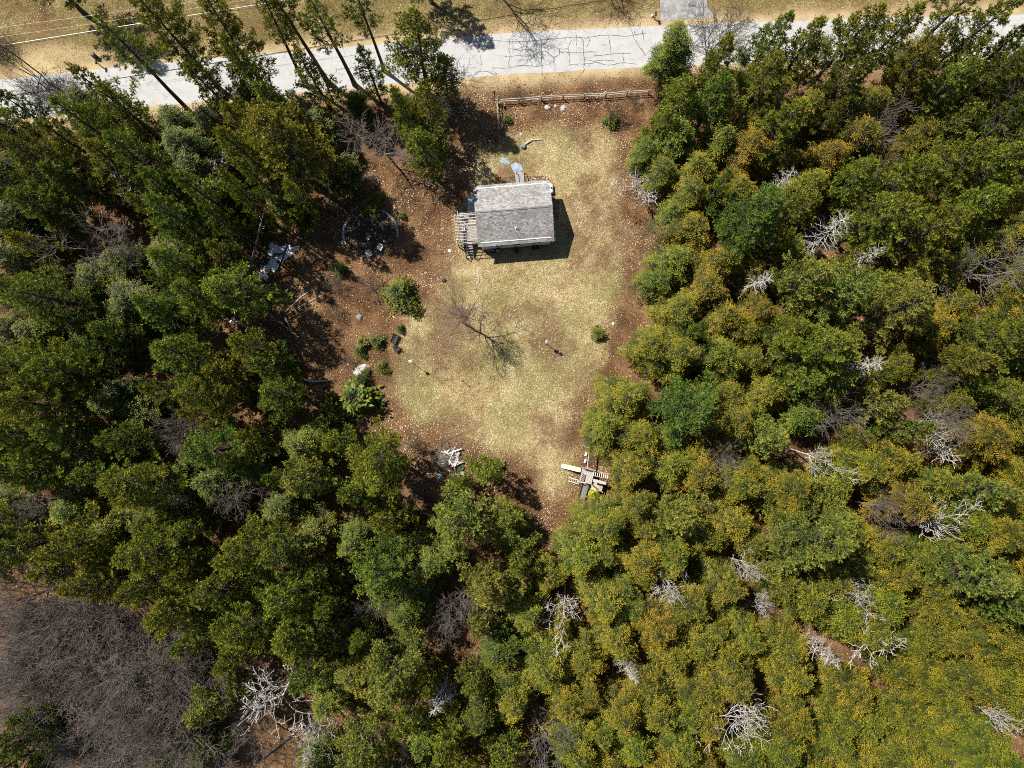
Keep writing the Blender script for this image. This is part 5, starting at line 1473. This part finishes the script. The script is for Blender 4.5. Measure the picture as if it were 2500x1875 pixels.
# monkey bar ladder
m0 = Q(1105, 790, 1.9); m1 = Q(1400, 850, 1.9); d = (m1 - m0).normalized(); sd = Vector((-d.y, d.x, 0)) * 0.28
for k in (-1, 1): MB().bar(m0 + sd * k, m1 + sd * k, 0.06, 0.09, tint=0.8).build('ladder_beam', M['greywood'], play)
for k in range(8): MB().tube([m0.lerp(m1, (k + 0.6) / 8) - sd, m0.lerp(m1, (k + 0.6) / 8) + sd], 0.025, 6, tint=1).build('rung', M['white'], play)
for k in (-1, 1): MB().bar(m1 + sd * k, Vector((m1.x + sd.x * k + 0.1, m1.y + sd.y * k, 0)), 0.09, 0.09).build('ladder_leg', M['greywood'], play)
# swing beam with swings
w0 = Q(1005, 715, 2.15); w1 = Q(1045, 330, 2.15)
MB().bar(w0, w1, 0.10, 0.14, tint=0.7).build('swing_beam', M['greywood'], play)
for k in (-1, 1): MB().bar(w1, Vector((w1.x + k * 0.8, w1.y + 0.1, 0)), 0.09, 0.09).build('swing_leg', M['greywood'], play)
MB().bar(w0, Vector((w0.x, w0.y, 0)), 0.1, 0.1).build('swing_leg', M['greywood'], play)
for t in (0.35, 0.68):
    p = w0.lerp(w1, t); off = Vector((-0.14, 0, 0))
    sw = MB().box((p.x - 0.14, p.y, 0.5), (0.22, 0.48, 0.04), -0.1).build('swing_seat', M['white'], play)
    for k in (-1, 1): MB().tube([(p.x, p.y + k * 0.2, 2.1), (p.x - 0.14, p.y + k * 0.2, 0.5)], 0.012, 5).build('chain', M['black'], sw)
# side ladder with pale rails
l0 = Q(840, 955, H1); l1 = Q(670, 905, 0.1); d = (l1 - l0).normalized(); sd = Vector((-d.y, d.x, 0)).normalized() * 0.2
for k in (-1, 1): MB().bar(l0 + sd * k, l1 + sd * k, 0.04, 0.06, tint=1).build('ladder_side', M['white'], play)
for k in range(5): MB().bar(l0.lerp(l1, (k + 0.5) / 5) - sd, l0.lerp(l1, (k + 0.5) / 5) + sd, 0.06, 0.03).build('step', M['greywood'], play)
MB().bar(Q(830, 950, H1 + 0.9), Q(975, 975, H1 + 0.9), 0.05, 0.05, tint=1).build('grab_rail', M['white'], play)

# ------------------------------------------------------------------ brush pile and scrap below the lawn
def z4(x, y): return (1040 + x * 0.126, 1070 + y * 0.126)
bp = P(*z4(430, 380)); pile = empty('brush_pile', bp, 0, 'heap of grey branches and split wood at the foot of the lawn', 'brush pile')
q = random.Random(21)
for k in range(26):
    a = q.uniform(-0.4, 1.2) if k % 3 else q.uniform(0, 3.1); l = q.uniform(0.9, 1.7); c = Vector((q.uniform(-0.5, 1.3), q.uniform(-0.9, 1.0), 0.25 + 0.3 * q.random()))
    d = Vector((math.cos(a), math.sin(a), q.uniform(-0.12, 0.12))) * l / 2
    MB().bar(c - d, c + d, q.uniform(0.08, 0.16), q.uniform(0.06, 0.12), tint=q.uniform(0.3, 1.0)).build('split_log', M['deadwood' if k % 2 else 'greywood'], pile)
mb = MB()
for k in range(330):
    a = q.uniform(0, 6.28); l = q.uniform(0.5, 1.9); rr_ = abs(q.gauss(0, 0.75)); t = q.uniform(0, 6.28)
    c = Vector((math.cos(t) * rr_ * 1.5 - 0.1, math.sin(t) * rr_ * 1.25, 0.1 + max(0, 0.6 - rr_ * 0.35) * q.random()))
    a = t + q.gauss(0, 0.9)
    d = Vector((math.cos(a), math.sin(a), q.uniform(-0.15, 0.1))) * l / 2
    z_ = max(0.05, (c - d).z); p0 = c - d; p0.z = max(0.03, p0.z); p1 = c + d; p1.z = max(0.03, p1.z)
    mb.tube([p0, p1], [q.uniform(0.015, 0.04), 0.012], 4, False, q.uniform(0.2, 1))
tag(mb.build('sticks', M['twig'], pile), kind='stuff')
def board(px, py, sx, sy, rz, mat, label, z=0.05, name='scrap_board', cat='board'):
    o = MB().box((0, 0, 0), (sx, sy, 0.03)).build(name, M[mat]); p = P(px, py); o.location = (p.x, p.y, z); o.rotation_euler = (0.05, -0.04, rz); return tag(o, label, cat)
board(*z4(520, 690), 0.85, 1.1, 0.15, 'plywood', 'yellowed plywood sheet beside the brush pile', 0.12); board(*z4(680, 690), 0.8, 0.6, -0.1, 'concrete', 'grey board half under the pine beside the brush pile', 0.1); board(*z4(265, 730), 0.7, 0.6, 0.3, 'bluegrey', 'bluish board in the shade below the brush pile', 0.1)
log([z4(490, 610), z4(590, 590), z4(650, 635)], 0.045, 'white', 'thin white pipe beside the brush pile', 'plastic_pipe', 'pipe')
tag(MB().lathe([(0.18, 0), (0.24, 0.3), (0.26, 0.32), (0.22, 0.32), (0.16, 0.04)], n=14).build('plant_tub', M['green']), 'dark green tub beside the brush pile', 'tub').location = P(*z4(690, 575))
e = empty('painted_plank', P(1053, 1534), math.radians(-42), 'orange-painted plank lying in the dark gap of the lower wood', 'plank')
MB().box((-0.25, 0, 0.05), (0.95, 0.24, 0.05)).build('painted_end', M['red'], e); MB().box((0.5, 0, 0.05), (0.55, 0.24, 0.05)).build('bare_end', M['greywood'], e)

# ------------------------------------------------------------------ mailboxes and overhead lines
def mailbox(px, py, rz, label, mat):
    e = empty('mailbox', P(px, py), rz, label, 'mailbox')
    MB().box((0, 0, 0.5), (0.10, 0.10, 1.0)).bar((0, -0.25, 0.97), (0, 0.3, 0.97), 0.09, 0.06).build('post', M['greywood'], e)
    poly = [(-0.1, 0), (0.1, 0), (0.1, 0.12)] + [(0.1 * math.cos(a), 0.12 + 0.1 * math.sin(a)) for a in np.linspace(0.3, 2.84, 7)] + [(-0.1, 0.12)]
    n = len(poly); vs = [(x, -0.27, 1.01 + z) for x, z in poly] + [(x, 0.27, 1.01 + z) for x, z in poly]
    MB().add(vs, [tuple(range(n)), tuple(range(2 * n - 1, n - 1, -1))] + [(i, i + n, (i + 1) % n + n, (i + 1) % n) for i in range(n)]).build('box', M[mat], e)
    MB().box((0.115, -0.05, 1.2), (0.015, 0.05, 0.16)).build('flag', M['red'], e)
mailbox(247, 162, 0.1, 'black mailbox on the sandy verge near the upper left', 'black'); mailbox(1597, 46, 0.0, 'black mailbox beside the driveway', 'black')
tag(MB().box((0, 0, 0.42), (0.4, 0.4, 0.84)).box((0, 0, 0.87), (0.44, 0.46, 0.06)).build('trash_bin', M['black']), 'small dark bin beside the upper left mailbox', 'bin').location = P(234, 140)
tag(MB().lathe([(0.14, 0), (0.16, 0.2), (0.1, 0.36), (0.02, 0.38)], n=12).build('white_post_cap', M['white']), 'small white marker at the foot of the driveway mailbox', 'marker').location = P(1592, 40)
def wire(a, b, z, r, mat, label, parent=None, sag=0.25):
    A = P(*a, z); Bp = P(*b, z); d = Bp - A; pts = []
    A2 = A - d * 0.6; B2 = Bp + d * (3.2 if b[1] < 10 else 1.5)
    for i in range(31):
        t = i / 30; p = A2.lerp(B2, t); p.z = z - sag * math.sin(math.pi * t); pts.append(p)
    return tag(MB().tube(pts, r, 6).build('overhead_wire', M[mat]), label, 'wire')
wire((0, 65), (310, 22), 8.2, 0.012, 'cable', 'thin overhead wire, uppermost across the upper left corner'); wire((0, 88), (320, 40), 7.6, 0.011, 'cable', 'thin overhead wire, middle of three at the upper left')
wire((0, 112), (700, 0), 5.4, 0.045, 'cable', 'thick pale overhead cable, lowest of three at the upper left', sag=0.0); wire((0, 116), (700, 6), 5.25, 0.022, 'rubber', 'dark cable strung just under the thick pale one', sag=0.0)
p = P(693, 13, 5.2); o = MB().tube([(-0.28, 0, 0), (0.28, 0.05, 0)], 0.10, 10).build('splice_box', M['rubber']); o.location = p; tag(o, 'black splice case hanging on the overhead cable', 'splice case')

# ------------------------------------------------------------------ leaf litter and grass
def stuff_mat(name, stops):
    m, nt, b = new_mat(name)
    nt.links.new(ramp(nt, stops, attr(nt)), b.inputs['Base Color'])
    b.inputs['Roughness'].default_value = 0.8
    b.inputs['Specular IOR Level'].default_value = 0.15
    return m
M['leaf'] = stuff_mat('dead_leaves', [(0.0, (0.070, 0.032, 0.016)), (0.35, (0.20, 0.095, 0.040)), (0.6, (0.33, 0.19, 0.085)), (0.8, (0.46, 0.33, 0.19)), (1.0, (0.62, 0.50, 0.35))])
M['straw'] = stuff_mat('dormant_grass', [(0.0, (0.110, 0.070, 0.040)), (0.2, (0.23, 0.150, 0.075)), (0.42, (0.36, 0.275, 0.130)), (0.6, (0.50, 0.405, 0.215)), (0.78, (0.62, 0.53, 0.33)), (0.9, (0.24, 0.245, 0.085)), (1.0, (0.165, 0.185, 0.055))])
lr = np.random.default_rng(55)

def clear_of_buildings(x, y):
    p = np.stack([x, y], 1)
    ca, sa = math.cos(-ang), math.sin(-ang)
    lx = (x - cc.x) * ca - (y - cc.y) * sa; ly = (x - cc.x) * sa + (y - cc.y) * ca
    ok = ~((np.abs(lx) < hl - 0.2) & (np.abs(ly) < hw - 0.2))
    ok &= np.abs(y - road_y(x)) > ROAD_W / 2 + 0.05 + 0.25 * lr.random(len(x))
    return ok

# leaves
n = 420000
x = lr.uniform(-66, 66, n); y = lr.uniform(-48, 60, n)
la, gr, br, fi, sa_ = zones(x, y)
u, v = to_px(x, y, np.zeros_like(x))
inclear = poly_sd(CLEARING, u, v)
w = np.where(inclear > -60, 1.0, 0.22) * (1 - 0.93 * la) * (1 - fi) * (1 - 0.85 * sa_)
keep = (lr.random(n) < w) & clear_of_buildings(x, y) & (np.hypot(x - FIRE_C.x, y - FIRE_C.y) > 2.6 * lr.random(n) ** 0.3)
x, y = x[keep], y[keep]; n = len(x)
a = lr.uniform(0, 6.28, n); tilt = lr.normal(0, 0.45, (n, 2))
D = nrm(np.stack([np.cos(a), np.sin(a), tilt[:, 0]], 1)); U = nrm(np.stack([-np.sin(a), np.cos(a), tilt[:, 1]], 1))
Lf = lr.uniform(0.08, 0.19, n); Wf = Lf * lr.uniform(0.5, 0.8, n)
patch = fbm(77, x, y, 3.5)
T = np.clip(0.50 + (patch - 0.5) * 1.5 + lr.normal(0, 0.30, n), 0, 1)
C = np.stack([x, y, 0.035 + lr.random(n) * 0.05], 1)
o = link('leaf_litter', blade_mesh('leaf_litter', C, D, U, Lf, Wf, T, M['leaf'])); tag(o, 'fallen orange and tan leaves covering the forest floor', 'leaf litter', kind='stuff')
print('leaves', n)

# grass of the clearing and of the verge across the road
n = 330000
x = lr.uniform(-20, 20, n); y = lr.uniform(-22, 42, n)
la, gr, br, fi, sa_ = zones(x, y)
keep = (lr.random(n) < la ** 1.3 * (1 - 0.9 * sa_)) & clear_of_buildings(x, y)
x1, y1, gr1, br1 = x[keep], y[keep], gr[keep], br[keep]
n2 = 260000
x = lr.uniform(-66, 66, n2); y = lr.uniform(40, 60, n2)
la, gr, br, fi, sa_ = zones(x, y)
keep = (lr.random(n2) < fi * (1 - 0.9 * sa_) * 0.8) & clear_of_buildings(x, y)
dx = np.abs(x - (P(1668, 0).x)) < 3.0
keep &= ~dx
x2, y2, gr2, br2 = x[keep], y[keep], gr[keep], br[keep]
def grass(name, x, y, gr, br, off, label):
    n = len(x)
    a = lr.uniform(0, 6.28, n); up = lr.uniform(0.15, 0.8, n)
    D = nrm(np.stack([np.cos(a), np.sin(a), up], 1)); U = np.stack([-np.sin(a), np.cos(a), np.zeros(n)], 1)
    Lg = lr.uniform(0.10, 0.22, n); Wg = lr.uniform(0.035, 0.075, n)
    base = 0.50 + off + (fbm(61, x, y, 2.2) - 0.5) * 0.9 + (fbm(62, x, y, 0.5, 2) - 0.5) * 0.6 + lr.normal(0, 0.19, n)
    base = base - 0.32 * br
    T = np.clip(base, 0, 0.79)
    g = lr.random(n) < gr * 0.38
    T = np.where(g, lr.uniform(0.84, 1.0, n), T)
    C = np.stack([x, y, np.full(n, 0.008)], 1)
    o = link(name, tri_mesh(name, C, D, U, Lg, Wg, T, M['straw'])); tag(o, label, 'grass', kind='stuff')
    print(name, n)
grass('lawn_grass', x1, y1, gr1, br1, 0.02, 'dormant straw-coloured grass of the yard')
grass('verge_grass', x2, y2, gr2, br2, -0.16, 'dull olive-brown grass across the road')
